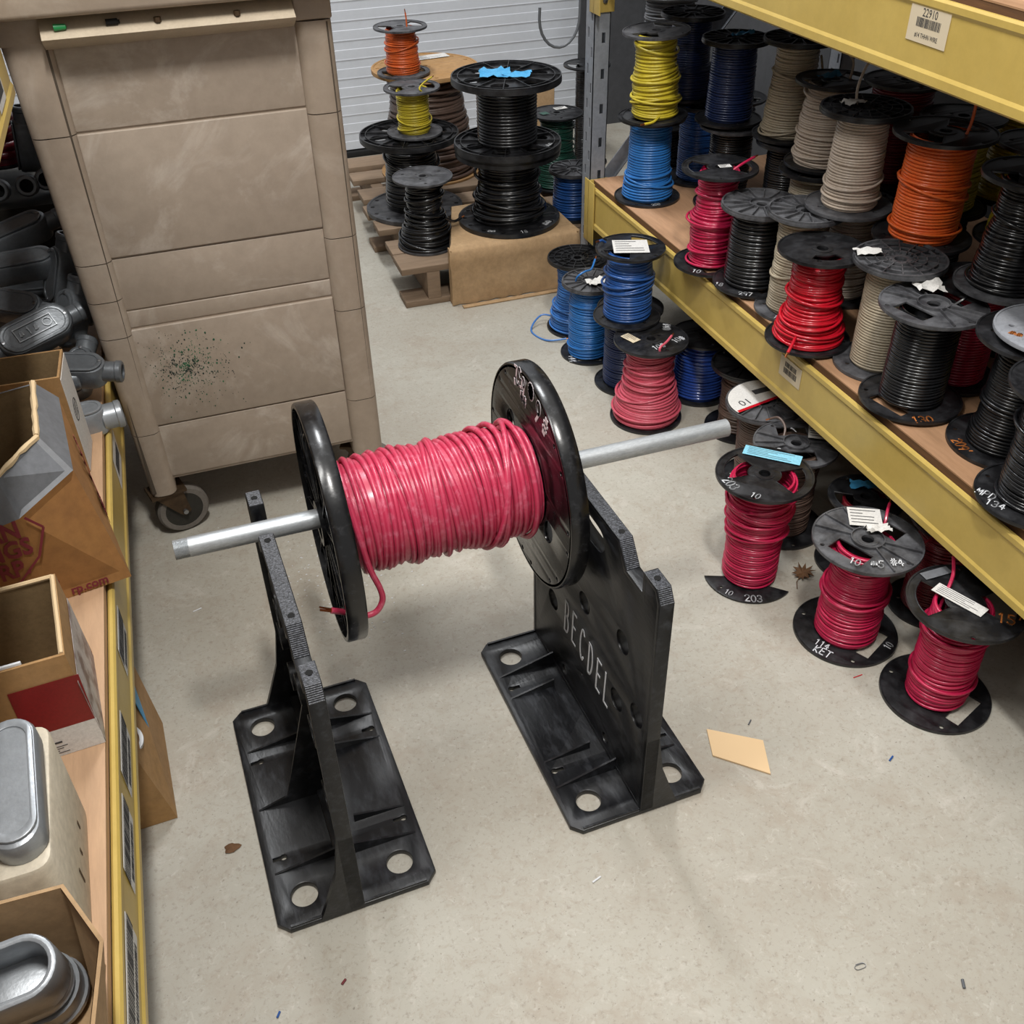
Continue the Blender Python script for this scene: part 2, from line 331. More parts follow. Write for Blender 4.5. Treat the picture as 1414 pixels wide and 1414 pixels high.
# ------------------------------------------------------------------ spools
_fl = {}
def flange_mesh(style, R):
    key = (style, round(R, 4))
    if key in _fl: return _fl[key]
    t = .0045; hub = circ(0, 0, .0125, 24); b = MB(); h = [hub]
    small = lambda rr, n, off=0, r=.0045: [circ(rr*R*math.cos(off+2*PI*i/n), rr*R*math.sin(off+2*PI*i/n), r, 12) for i in range(n)]
    if style == 'win2':
        h += [sector(.34*R, .84*R, a-.62, a+.62) for a in (0, PI)] + small(.9, 2, PI/2)
    elif style == 'winrect':
        for s in (-1, 1): h.append([(s*.34*R, -.36*R), (s*.72*R, -.36*R), (s*.72*R, .36*R), (s*.34*R, .36*R)])
        h += small(.88, 3, .5)
    elif style == 'winone':
        h.append([(.46*R, -.42*R), (.72*R, -.42*R), (.72*R, .42*R), (.46*R, .42*R)]); h += small(.86, 3, 1.2)
    elif style == 'discwin': h += [sector(.4*R, .66*R, -PI/2-.6-.34, -PI/2+.6-.34)]+small(.72, 2, .9, .005)
    elif style == 'disc': h += small(.72, 3, .4, .005)+small(.3, 3, 0, .004)
    elif style == 'ribs': h += small(.9, 4, .3)
    elif style == 'spider': h += small(.93, 2, .3)
    elif style == 'big': h += [circ(.62*R*math.cos(a), .62*R*math.sin(a), .17*R, 24) for a in [i*PI/3 for i in range(6)]]+small(.9, 12, .2, .007)
    elif style == 'bigsolid': h += small(.88, 14, .2, .008)
    elif style == 'broken':
        pass
    if style == 'broken':
        A = [math.radians(165+135*i/20) for i in range(21)]
        out = [(R*math.cos(a), R*math.sin(a)) for a in A]+[(.55*R*math.cos(a), .55*R*math.sin(a)) for a in reversed(A[1:-2])]
        b.mesh(plate(out, [circ(.83*R*math.cos(3.4), .83*R*math.sin(3.4), .004, 10)], t, .0006))
    else:
        if style in ('big', 'bigsolid'): t = .012
        b.mesh(plate(circ(0, 0, R, 72), h, t, .0006))
        e = .004 if t < .01 else .012
        b.lathe([(R-e*.6, -.001), (R+.001, -.001), (R+.0015, t*.5), (R+.001, t+.0015), (R-e*.6, t+.0015)], 72, closed=True)
        b.lathe([(.0125, -.0005), (.022, -.0005), (.022, t+.001), (.0125, t+.001)], 30, closed=True)
    if style in ('ribs', 'spider', 'big'):
        n = {'ribs': 15, 'spider': 14, 'big': 12}[style]; hz = t+.006 if t < .01 else t+.008
        for i in range(n):
            b.box(.3*R if style == 'ribs' else .024, -.0011, t-.001, R-.003, .0011, hz, T(rz=2*PI*i/n+.13))
        for q in ({'ribs': [.3], 'spider': [.35, .55, .78], 'big': [.36, .88]}[style]):
            b.lathe([(q*R-.001, t-.001), (q*R+.001, t-.001), (q*R+.001, hz), (q*R-.001, hz)], 48, closed=True)
        b.lathe([(R-.004, t-.001), (R, t-.001), (R, hz), (R-.004, hz)], 64, closed=True)
    if style in ('winrect',):
        for i in range(14):
            a = 2*PI*i/14+.2
            if abs(math.cos(a)) < .72: b.box(.3*R, -.0012, t-.001, R-.003, .0012, t+.005, T(rz=a))
        b.lathe([(.3*R-.001, t-.001), (.3*R+.001, t-.001), (.3*R+.001, t+.006), (.3*R-.001, t+.006)], 40, closed=True)
    if style == 'win2':
        for a in (0, PI):
            P = sector(.34*R, .84*R, a-.62, a+.62); b.tube([(x, y, t) for x, y in P], .0013, 5, closed=True)
    me = bpy.data.meshes.new('flange'); me.from_pydata(b.v, [], b.f)
    bm = bmesh.new(); bm.from_mesh(me); bmesh.ops.recalc_face_normals(bm, faces=bm.faces); bm.to_mesh(me); bm.free()
    me.shade_smooth(); me.set_sharp_from_angle(angle=math.radians(35))
    _fl[key] = (me, t); return _fl[key]

def winding(h0, h1, prof, rw, seed, jit=.35, loops=0, seg=36, loopspan=(0, 1), axis_r=.0):
    """the wound wire as one long helix tube, with loose turns laid over it"""
    r_ = random.Random(seed); turns = max(3, int((h1-h0)/(2*rw*1.03)))
    ts = [p[0] for p in prof]; rs = [p[1] for p in prof]
    N = turns*seg+1; i = np.arange(N); th = 2*PI*i/seg; t = i/(N-1)
    am = np.array([[r_.gauss(0, 1)*rw*jit*1.6, r_.gauss(0, 1)*rw*jit*1.6, r_.uniform(-1, 1)*rw*jit] for _ in range(turns+2)])
    k = i/seg; k0 = k.astype(int); fr = (k-k0)[:, None]; A = am[k0]*(1-fr)+am[k0+1]*fr
    rad = np.interp(t, ts, rs)+A[:, 2]
    z = h0+rw+t*(h1-h0-2*rw)+A[:, 0]*np.cos(th)+A[:, 1]*np.sin(th)
    z = np.clip(z, h0+rw, h1-rw)
    n = 6; q = 2*PI*np.arange(n)/n
    rr = rad[:, None]+rw*np.cos(q)[None]; zz = z[:, None]+rw*np.sin(q)[None]
    V = np.stack([rr*np.cos(th)[:, None], rr*np.sin(th)[:, None], zz], -1).reshape(-1, 3)
    a = (np.arange(N-1)[:, None]*n+np.arange(n)[None]); bq = (np.arange(N-1)[:, None]*n+(np.arange(n)[None]+1) % n)
    Fq = np.stack([a, bq, bq+n, a+n], -1).reshape(-1, 4)
    b = MB(); b.v = V.tolist(); b.n = len(V); b.f = Fq.tolist()
    b.lathe([(float(np.interp(u, ts, rs))-rw*.45, h0+u*(h1-h0)) for u in [j/12 for j in range(13)]], 40)
    for _ in range(loops):
        u = r_.uniform(*loopspan); zc = h0+u*(h1-h0); R0 = float(np.interp(u, ts, rs))+rw*r_.uniform(1.1, 1.8)
        tilt = r_.uniform(-.28, .28); ph = r_.uniform(0, 2*PI); ex = r_.uniform(0, rw*1.6)
        P = []
        for j in range(40):
            g = 2*PI*j/40; zz_ = min(max(zc+R0*tilt*math.sin(g+ph), h0+rw), h1-rw)
            uu = (zz_-h0)/(h1-h0); R1 = max(R0, float(np.interp(uu, ts, rs))+rw*1.4)+ex*(1+math.cos(g-ph))*.5
            P.append((R1*math.cos(g), R1*math.sin(g), zz_))
        b.tube(P, rw, 6, closed=True)
    return b

SPN = 0
def spool(label, loc, R, H, wire, prof, rw=.0031, top='win2', bot='winone', rot=0., rotb=None, mt='flange', mb='flange', tilt=(0, 0), jit=.35, loops=0, loopspan=(0, 1),
          marks=(), tags=(), tail=None, group='spools of wire', name='wire_spool', cat='spool', rbot=None):
    global SPN; SPN += 1
    o = thing(name, label, cat, loc, (tilt[0], tilt[1], 0), group)
    me, t1 = flange_mesh(bot, rbot or R); me2, t2 = flange_mesh(top, R)
    def fl_(nm, me, z, a, m):
        c = me.copy(); c.materials.append(M[m]); return link(nm, c, o, (0, 0, z), (0, 0, a))
    fl_('bottom_flange', me, .001, (rotb if rotb is not None else rot), mb)
    fl_('top_flange', me2, H-t2-.002, rot, mt)
    h0 = t1+.002; h1 = H-t2-.003
    MB().lathe([(.013, h0), (.3*R, h0), (.3*R, h1), (.013, h1)], 32, closed=True).build('core', mb, o)
    winding(h0, h1, prof, rw, SPN, jit, loops, loopspan=loopspan).build('wire_winding', wire, o, angle=80)
    if tail:
        P = [Vector(p) for p in tail]
        Q = []
        for i in range(len(P)-1):
            p0 = P[max(i-1, 0)]; p1 = P[i]; p2 = P[i+1]; p3 = P[min(i+2, len(P)-1)]
            for j in range(6):
                u = j/6; Q.append(.5*((2*p1)+(p2-p0)*u+(2*p0-5*p1+4*p2-p3)*u*u+(3*p1-p0-3*p2+p3)*u**3))
        Q.append(P[-1])
        w_ = MB().tube(Q, rw*.95, 7).build('wire_end', wire, o)
        d = (Q[-1]-Q[-2]).normalized()
        MB().tube([Q[-1]-d*.002, Q[-1]+d*.012], rw*.62, 6).build('bare_tip', 'copper', w_)['label'] = 'bare copper tip'
    for where, txt, x, y, a, sz, m in marks:
        z = (H-t2-.002+t2+.0006) if where == 't' else t1+.0016
        if where == 't' and top in ('ribs', 'spider', 'big'): z += .0065
        if where == 't' and top == 'winrect': z += .0055
        strokes(txt, sz, sz*.11, T(x, y, z, rz=a), jit=.06, xs=.8, adv=1.22).build('handwriting', m, o, smooth=False)['label'] = 'handwritten marking'
    for kind, x, y, a, lx, ly, m, extra in tags:
        z = H-.0012+(.0075 if top in ('ribs', 'spider', 'big') else .0015)+(.0055 if top == 'winrect' else 0)
        paper(o, kind, x, y, z, a, lx, ly, m, extra)
    return o
def paper(o, kind, x, y, z, a, lx, ly, m, extra=0, rx=0, ry=0):
    """a paper tag or tape strip: a thin crumpled sheet, printed lines on it"""
    r_ = random.Random(int(1e5*abs(x+y))+SPN); nx, ny = 8, 6; b = MB(); v = []
    for j in range(ny):
        for i in range(nx):
            px = (i/(nx-1)-.5)*lx; py = (j/(ny-1)-.5)*ly
            v.append((px+(r_.uniform(-1, 1)*extra*.5), py+r_.uniform(-1, 1)*extra*.5, abs(r_.gauss(0, 1))*extra+.0003))
    f = [(j*nx+i, j*nx+i+1, (j+1)*nx+i+1, (j+1)*nx+i) for j in range(ny-1) for i in range(nx-1)]
    K = len(v); v2 = v+[(p[0], p[1], p[2]+.0004) for p in v]
    b.add(v2, [q[::-1] for q in f]+[tuple(i+K for i in q) for q in f], T(x, y, z, rx, ry, a))
    t = b.build(kind, m, o, angle=60)
    if not extra and m in ('paper', 'cyan', 'sticker'):
        ln = MB()
        for j in range(5):
            yy = ly*(.36-.17*j); l = lx*r_.uniform(.35, .85)
            ln.box(-lx*.43, yy-ly*.018, .0009, -lx*.43+l, yy+ly*.018, .0011, T(x, y, z, rx, ry, a))
        ln.build('print', 'ink', t, smooth=False)
    return t

def cyl(r, r2=None): return [(0, r), (1, r2 or r)]
UP = -.33      # heading at which writing reads upright from the aisle
G_F = 'spools of wire on the floor by the shelf'; G_S = 'spools of wire on the shelf'; G_P = 'reels on the pallet'

# ---- on the floor along the shelf
spool('light blue wire spool with a spoked top, closest to the pallet, loose loop on floor', (1.187, 2.777, 0), .094, .24, 'lblue', [(0, .082), (.2, .078), (.45, .062), (.6, .058), (1, .062)], top='spider', bot='disc', jit=.6, loops=5, loopspan=(.02, .35), group=G_F,
      tail=[(-.06, .03, .03), (-.1, .06, .03), (-.15, .02, .004), (-.13, -.06, .004), (-.07, -.09, .012)])
spool('blue wire spool with a crumpled white tag, beside the spoked topped spool', (1.155, 2.598, 0), .086, .242, 'blue', cyl(.062, .058), top='ribs', bot='winone', rotb=-1.9, jit=.5, loops=3, group=G_F, mt='flange_dusty',
      tags=[('paper_tag', .01, -.03, .2, .06, .04, 'paper', .006)], tail=[(-.04, .02, .22), (-.045, .0, .26), (-.02, .0, .275), (.01, .02, .27), (.035, .05, .285)],
      marks=[('b', '144', -.066, -.03, -1.9, .022, 'white')])
spool('dark navy wire spool on the floor, underneath a blue one with white label', (1.19, 2.392, 0), .094, .246, 'navy', cyl(.068), top='disc', bot='disc', group=G_F, marks=[('b', '15', -.05, -.062, -.6, .02, 'white'), ('t', '14', -.07, -.03, -.6, .02, 'white')])
spool('blue wire spool under a large square white label, stacked on a navy spool', (1.152, 2.335, .2485), .093, .205, 'dblue', [(0, .064), (.5, .062), (1, .058)], rw=.0036, top='win2', bot='disc', rot=.5, jit=.4, loops=4, loopspan=(.45, .8), group=G_F,
      tags=[('square_label', 0, 0, -.35, .095, .085, 'paper', 0)], tail=[(-.03, .06, .18), (-.055, .055, .208), (-.07, .05, .212)])
spool('pink wire spool with bulging lower coil and flat marked top, by the pipe end', (1.16, 2.195, 0), .1, .247, 'pink', [(0, .088), (.1, .09), (.3, .084), (.42, .066), (.7, .06), (1, .06)], rw=.0036, top='disc', bot='winone', rot=.3, rotb=2.2, jit=.6, loops=6, loopspan=(.1, .75), group=G_F, mt='flange',
      marks=[('t', '01', .0, .078, .2, .02, 'white'), ('t', '#40', .07, .045, -2.0, .02, 'white'), ('t', '10#', .066, -.03, .3, .02, 'white'), ('t', '10#', -.0, -.048, .1, .02, 'white')],
      tags=[('sticker', -.052, .02, -1.25, .05, .028, 'sticker', 0)], tail=[(-.005, -.07, .235), (-.008, -.068, .252), (.02, -.05, .256), (.045, -.03, .26)])
spool('shrink-wrapped glossy blue wire spool under the shelf edge, right behind the pink one', (1.362, 2.262, 0), .09, .19, 'shrink', [(0, .075), (.7, .072), (.9, .06), (1, .05)], rw=.0045, jit=.2, group=G_F, top='disc', bot='disc')
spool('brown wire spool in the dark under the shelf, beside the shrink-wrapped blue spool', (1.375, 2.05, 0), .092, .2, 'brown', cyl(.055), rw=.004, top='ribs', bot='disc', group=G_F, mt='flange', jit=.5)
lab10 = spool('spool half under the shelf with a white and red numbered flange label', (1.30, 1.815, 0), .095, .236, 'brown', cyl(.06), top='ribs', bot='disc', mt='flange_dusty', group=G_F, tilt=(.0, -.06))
def half_label():
    R_ = .09; nx, ny = -math.sin(.13), math.cos(.13); d = -.012; z = .2345+.0065
    P = []
    for k in range(61):
        a = .13+PI/2-2.2+4.4*k/60; x, y = R_*math.cos(a), R_*math.sin(a)
        if x*nx+y*ny >= d: P.append((x, y))
    l = MB().prism(P, z, z+.0006).build('printed_label', 'paper', lab10, smooth=False); l['label'] = 'white label with a red band'
    w = math.sqrt(R_*R_-d*d)-.002; cx, cy = nx*d, ny*d; tx, ty = ny, -nx
    q = MB(); q.prism([(cx-tx*w, cy-ty*w), (cx+tx*w, cy+ty*w), (cx+tx*w+nx*.009, cy+ty*w+ny*.009), (cx-tx*w+nx*.009, cy-ty*w+ny*.009)], z+.0006, z+.0009); q.build('red_band', 'red', l, smooth=False)
    text_mesh('10', .034, T(-.05, .012, z+.0008, rz=PI+.1), .0002).build('print', 'ink', l, smooth=False)
    b = MB(); b.box(-.01, .03, z+.0006, .05, .05, z+.0009); b.build('print', 'ink', l, smooth=False)
half_label()
spool('brown wire spool with a white tag, just behind the spool with blue tape', (1.252, 1.622, 0), .097, .242, 'brown', cyl(.058), top='winrect', bot='winone', rot=1.2, mt='flange_dusty', group=G_F, jit=.5,
      tags=[('paper_tag', .07, .01, -.6, .055, .06, 'paper', .0)], tail=[(-.02, .03, .22), (.0, .05, .25), (.0, .08, .262), (-.01, .1, .25)], marks=[('t', '457', -.07, -.02, -.2, .02, 'white'), ('t', '1', .02, .045, 0, .02, 'white')])
s203 = spool('dark red wire spool with light blue tape on top and a broken bottom flange', (1.083, 1.49, 0), .103, .287, 'magenta', [(0, .058), (.35, .059), (.6, .064), (.85, .068), (1, .062)], rw=.0031, top='win2', bot='broken', rot=-.75, rotb=.0, jit=.7, loops=9, loopspan=(.35, .97), group=G_F,
      marks=[('t', '203', -.085, -.008, -1.45, .022, 'white'), ('t', '10', -.058, -.063, -.95, .017, 'white'), ('b', '203', -.034, -.083, -.45, .021, 'white'), ('b', '10', -.076, -.046, -.95, .015, 'white')],
      tags=[('blue_tape_strip', .05, .052, -.75, .125, .036, 'cyan', 0)])
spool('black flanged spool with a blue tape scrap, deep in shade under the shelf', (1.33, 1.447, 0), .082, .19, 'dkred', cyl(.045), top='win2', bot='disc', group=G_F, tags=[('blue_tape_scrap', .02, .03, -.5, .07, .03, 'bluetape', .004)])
spool('crimson wire spool with white tag, radial ribs and KET marked on the base', (1.181, 1.252, 0), .108, .258, 'magenta', [(0, .063), (.45, .063), (.6, .058), (1, .056)], rw=.0033, top='winrect', bot='winone', rot=.35, rotb=-1.1, jit=.5, loops=5, loopspan=(.4, .9), group=G_F, mt='flange_dusty',
      marks=[('t', '10', -.068, -.055, -.9, .018, 'white'), ('t', '~5', -.031, -.076, -.6, .02, 'white'), ('t', '#4', .006, -.086, -.4, .02, 'white'), ('b', '114', -.07, -.022, -1.05, .017, 'white'), ('b', 'KET', -.082, -.042, -1.05, .02, 'white'), ('b', '10', .057, -.074, .37, .016, 'white')],
      tags=[('paper_tag', .03, .055, -.5, .066, .06, 'paper', .0), ('tag_end', .03, .012, -.2, .05, .022, 'paper', .005)], tail=[(.05, .02, .24), (.062, .03, .262), (.075, .045, .275), (.09, .06, .28)])
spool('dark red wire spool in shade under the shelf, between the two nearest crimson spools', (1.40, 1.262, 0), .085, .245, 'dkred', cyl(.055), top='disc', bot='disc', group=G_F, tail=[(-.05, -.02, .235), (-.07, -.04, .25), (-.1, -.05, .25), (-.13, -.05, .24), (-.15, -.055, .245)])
spool('crimson wire spool with torn white tag and orange mark, nearest of the floor spools', (1.245, 1.036, 0), .106, .252, 'magenta', [(0, .055), (.5, .058), (1, .052)], rw=.0037, top='win2', bot='winone', rot=2.6, rotb=-1.2, jit=.5, loops=3, group=G_F,
      marks=[('t', "15'", .045, -.07, -.76, .026, 'omark')], tags=[('torn_paper_tag', -.008, .008, -1.2, .1, .03, 'paper', .0), ('grey_tape', .0, .086, -.0, .06, .02, 'gtape', .0)],
      tail=[(-.03, .03, .2), (-.01, .04, .245), (.015, .06, .265), (.03, .085, .285)])

# ---- the front row on the shelf (top of plywood at .455)
zs = .456
spool('sky blue wire spool at the far shelf corner, beneath a yellow one', (1.349, 2.646, zs), .095, .234, 'blue', [(0, .072), (.12, .07), (.2, .06), (1, .056)], rw=.0036, top='win2', bot='winone', rotb=-1.5, jit=.15, loops=4, loopspan=(.02, .35), group=G_S, marks=[('b', '200', -.01, -.082, -.1, .014, 'white')])
spool('yellow wire spool stacked on the sky blue one at the shelf corner', (1.345, 2.621, .694), .09, .226, 'yellow', [(0, .062), (.5, .06), (.62, .054), (1, .05)], rw=.0036, top='win2', bot='win2', rot=.6, jit=.7, loops=5, group=G_S, mt='flange_dusty', tilt=(0, -.05),
      tail=[(-.01, -.055, .02), (-.04, -.075, .012), (-.07, -.08, .012)])
spool('magenta wire spool with a notched window top, next to black ribbed spool', (1.294, 2.158, zs), .092, .25, 'magenta', [(0, .052), (.25, .054), (.5, .06), (.6, .048), (1, .046)], rw=.0033, top='win2', bot='winone', rot=2.7, rotb=-1.7, jit=.6, loops=4, group=G_S, marks=[('b', '10', -.062, -.045, -.8, .018, 'white'), ('b', 'C', .0, -.08, -.3, .018, 'white')],
      tags=[('sticker', .01, -.005, -.2, .03, .02, 'paper', 0)], tail=[(.02, -.02, .24), (.05, -.02, .256), (.09, -.005, .262)])
spool('black wire spool with a scratched grey ribbed top, between magenta and tan spools', (1.325, 2.004, zs+.006), .094, .2, 'black', cyl(.066, .062), rw=.0042, top='ribs', bot='winone', rotb=-1.2, mt='flange_dusty', group=G_S, jit=.3, marks=[('b', '18', -.084, .01, -.77, .017, 'white'), ('b', '297', -.052, -.062, -.6, .018, 'white')])
spool('tan wire spool with a dusty ribbed top, tucked in behind the bright red spool', (1.345, 1.855, zs), .085, .24, 'tan', cyl(.056, .052), top='ribs', bot='disc', mt='flange_dusty', mb='flange_dusty', group=G_S, loops=2, marks=[('b', '14', -.06, -.04, -1.0, .016, 'white')])
spool('bright red wire spool with a smooth black top near the middle of the shelf', (1.291, 1.704, zs+.006), .092, .214, 'red', [(0, .07), (.15, .066), (.4, .054), (1, .052)], rw=.0036, top='discwin', bot='winone', rot=.0, rotb=-1.9, jit=.6, loops=6, loopspan=(.03, .6), group=G_S,
      tail=[(-.055, -.035, .035), (-.075, -.055, .03), (-.095, -.07, .018)])
spool('tall neat tan wire spool with a cobwebbed top and folded white tag', (1.375, 1.56, zs), .092, .24, 'tan', cyl(.056), rw=.003, top='spider', bot='disc', rot=.4, mt='flange_dusty', mb='flange_dusty', jit=.1, group=G_S, tags=[('folded_tag', -.05, .04, -.3, .055, .03, 'paper', .003)], marks=[('b', '010', -.045, -.075, -.3, .016, 'white')])
spool('black wire spool with a scratched spoked top and orange number on the base', (1.341, 1.405, zs+.006), .1, .212, 'black', cyl(.06, .058), rw=.0034, top='winrect', bot='winone', rot=.2, rotb=-2.95, mt='flange_dusty', group=G_S, jit=.15,
      marks=[('b', '130', -.032, -.083, -.37, .022, 'omark')], tags=[('crumpled_tag', .025, .05, -.38, .055, .042, 'paper', .006)], tail=[(.03, -.0, .19), (.06, -.01, .214), (.085, -.005, .222)])
spool('glossy black wire spool with 209 in orange on its base', (1.41, 1.212, zs), .103, .232, 'black', [(0, .066), (.12, .066), (.2, .058), (1, .055)], rw=.0031, top='disc', bot='winone', rotb=-1.05, mt='flange', group=G_S, jit=.15, loops=2, loopspan=(.2, .5), marks=[('b', "209'", -.085, .012, -1.75, .02, 'omark')])
spool('black wire spool at the picture edge, white writing on its base', (1.335, 1.045, zs+.006), .102, .23, 'black', cyl(.062), rw=.0036, top='disc', bot='winone', rotb=-1.3, group=G_S, jit=.3, loops=2, marks=[('b', 'MPD', -.078, .034, -1.16, .018, 'white'), ('b', '134', -.083, .004, -1.05, .018, 'white')])
spool('deep crimson wire spool behind the black spoked one, tight against it', (1.489, 1.456, zs), .085, .22, 'crimson', cyl(.056), top='disc', bot='disc', jit=.1, group=G_S)
spool('olive yellow wire spool low behind the 209 spool', (1.60, 1.30, zs), .085, .22, 'yellow', cyl(.055), top='disc', bot='disc', group=G_S)
# ---- rows behind and the second tier
HS = .225; z2 = zs+HS+.008
for i, (x, y, c, lab) in enumerate([(1.50, 1.885, 'beige', 'beige wire spool in the second row, carrying a beige spool behind the tan one'),
        (1.545, 2.12, 'tan', 'tan wire spool low in the second row, behind the magenta spool'),
        (1.515, 1.675, 'black', 'black wire spool in shadow holding up the orange wire spool'),
        (1.675, 1.80, 'black', 'black wire spool in deep shadow under the yellow spools'),
        (1.665, 2.01, 'black', 'black wire spool in deep shadow under the dark red spool'),
        (1.87, 1.76, 'greyw', 'grey wire spool in the back row near the wall, beneath a yellow one'),
        (1.69, 1.55, 'greyw', 'grey wire spool in shadow supporting the leaning yellow spool'),
        (1.555, 2.735, 'dblue', 'dark blue wire spool standing right behind the sky blue one'),
        (1.535, 2.515, 'black', 'black wire spool in shade under a navy spool near the post'),
        (1.605, 2.33, 'black', 'black wire spool in shade carrying the tall tan spool')]):
    spool(lab, (x, y, zs), .09, HS, c, cyl(.056), top=('ribs', 'win2', 'disc')[i % 3], bot='disc', mt=('flange_dusty', 'flange')[i % 2], rot=i, group=G_S)
spool('black wire spool stacked high at the picture edge with a grey bottom flange', (1.492, 1.395, z2), .094, .218, 'black', [(0, .066), (.4, .06), (.6, .052), (1, .05)], top='win2', bot='disc', mb='flange_dusty', jit=.6, loops=3, group=G_S)
spool('black wire spool stacked on the 209 spool, orange scribble on pale grey flange', (1.425, 1.19, .698), .104, .22, 'black', cyl(.05), top='disc', bot='disc', mb='flange_gray', group=G_S, marks=[('b', '~~', -.075, .015, -1.14, .018, 'omark')])
spool('beige wire spool high in the second tier with a window top and dusty base', (1.432, 1.828, .702), .094, .212, 'beige', [(0, .058), (.5, .055), (1, .05)], top='spider', bot='disc', mb='flange_dusty', mt='flange', rot=.5, jit=.25, loops=2, group=G_S, tags=[('paper_scrap', -.02, .02, .2, .05, .03, 'paper', .004)], tail=[(0, .03, .2), (.0, .04, .24), (.02, .05, .28), (.05, .06, .3)])
spool('beige wire spool at back of the second tier, behind the neat beige spool', (1.56, 2.125, z2), .09, .2, 'beige', [(0, .07), (.5, .066), (1, .055)], top='win2', bot='disc', jit=.6, loops=4, group=G_S, tags=[('blue_tape_scrap', .0, .02, .2, .06, .03, 'bluetape', .004)], tail=[(.04, .0, .18), (.045, .0, .23), (.03, .01, .26), (.05, .02, .31)])
spool('orange wire spool in the second tier under a big black flange', (1.492, 1.648, z2), .1, .222, 'orange_lifted', cyl(.066, .063), rw=.0032, top='win2', bot='disc', rot=.2, jit=.2, loops=3, group=G_S, tail=[(.02, -.03, .2), (.03, -.03, .24), (.032, -.028, .275), (.03, -.026, .29)])
spool('yellow wire spool right behind the orange one, mostly hidden', (1.645, 1.775, z2), .088, .2, 'yellow', cyl(.062), top='disc', bot='disc', jit=.5, loops=4, group=G_S)
spool('dark red wire spool high at the back, behind the beige spools', (1.645, 1.98, z2), .09, .225, 'dkred', cyl(.066), top='disc', bot='disc', group=G_S, tail=[(.02, -.03, .2), (.02, -.04, .26), (.05, -.05, .3)])
spool('yellow wire spool at the back of the second tier close to the wall', (1.83, 1.77, z2), .09, .2, 'yellow', [(0, .076), (.4, .07), (1, .06)], top='disc', bot='disc', jit=.6, loops=4, group=G_S)
spool('yellow wire spool with wobbly turns behind the stacked black spools', (1.675, 1.57, z2), .088, .2, 'yellow', [(0, .066), (.3, .056), (1, .036)], top='disc', bot='disc', jit=.6, loops=4, group=G_S)
spool('navy wire spool high up near the post, behind the yellow one', (1.53, 2.785, z2), .09, .225, 'navy', [(0, .075), (.35, .074), (.4, .056), (1, .054)], top='ribs', bot='disc', group=G_S, jit=.25)
spool('navy wire spool in the second tier, between another navy and a tan one', (1.525, 2.53, z2), .09, .21, 'navy', cyl(.062, .056), top='ribs', bot='disc', group=G_S, jit=.25, tags=[('blue_tape_scrap', .02, .0, .2, .07, .02, 'bluetape', .004)])
spool('tall tan wire spool in the second tier just under the upper beam', (1.60, 2.35, z2), .09, .24, 'tan', [(0, .066), (.3, .062), (.6, .054), (1, .05)], top='ribs', bot='disc', group=G_S, jit=.35, loops=3, tail=[(.05, -.03, .2), (.07, -.02, .15), (.05, -.05, .12)])

# ---- behind the end frame
zb = .0
for i, (x, y, z, c, H, lab) in enumerate([(1.615, 3.09, 0, 'black', .26, 'black wire spool on the floor behind the end frame, bottom of its stack'), (1.615, 3.09, .262, 'black', .25, 'black wire spool second from the floor in the stack behind the end frame'),
        (1.615, 3.09, .514, 'greyw', .25, 'grey wire spool third up in the stack behind the end frame'), (1.615, 3.09, .766, 'greyw', .24, 'grey wire spool topping the stack behind the end frame'),
        (1.86, 3.06, 0, 'black', .3, 'black wire spool on the floor close behind the brace'), (1.86, 3.06, .302, 'black', .28, 'black wire spool stacked behind the diagonal brace')]):
    spool(lab, (x, y, z), .105, H, c, cyl(.075, .07), rw=.0045, top='win2', bot='disc', rot=i, jit=.5, loops=3, group='spools stacked behind the end frame')

# ---- reels on the pallet
zp = .141
spool('big black cable reel on the cardboard carton, with another reel on it', (1.125, 3.249, .201), .176, .246, 'black', [(0, .12), (.15, .118), (.4, .1), (1, .096)], rw=.0055, top='big', bot='bigsolid', jit=.6, loops=5, group=G_P, marks=[('b', '18', -.0, -.155, -.1, .02, 'white'), ('b', '~~', .1, -.11, .6, .03, 'white'), ('b', '~~', -.1, -.11, -.5, .02, 'white')])
spool('big black cable reel stacked on another, light blue tape on its top', (1.122, 3.24, .4575), .178, .222, 'black', cyl(.095), rw=.005, top='big', bot='big', jit=.15, group=G_P, marks=[('b', '~~', .12, -.08, .6, .025, 'white')],
      tags=[('blue_tape_scrap', -.035, .01, -.3, .1, .1, 'bluetape', .006), ('blue_tape_end', .025, -.03, -.5, .09, .05, 'bluetape', .005)])
spool('black cable reel with dusty base and ribbed top, carrying a yellow spool', (.883, 3.629, zp), .178, .275, 'black', [(0, .1), (1, .085)], rw=.0055, top='big', bot='bigsolid', mb='flange_dusty', jit=.5, loops=2, group=G_P)
spool('small yellow wire spool standing on top of a ribbed black reel', (.9, 3.61, .424), .098, .158, 'yellow', cyl(.054), rw=.003, top='win2', bot='disc', mb='flange_dusty', mt='flange_dusty', jit=.5, loops=2, group=G_P, tail=[(.03, -.06, .145), (.01, -.07, .165), (.04, -.02, .17), (.08, .02, .175)])
br = spool('large brown cable reel with a round cardboard top, at the back of the pallet', (1.06, 4.02, zp), .205, .40, 'brown', [(0, .17), (.3, .165), (.7, .14), (1, .13)], rw=.007, top='bigsolid', bot='disc', mt='card', mb='card', jit=.6, loops=2, group=G_P, rbot=.2, tags=[('paper_label', .03, .12, .1, .2, .06, 'paper', 0)])
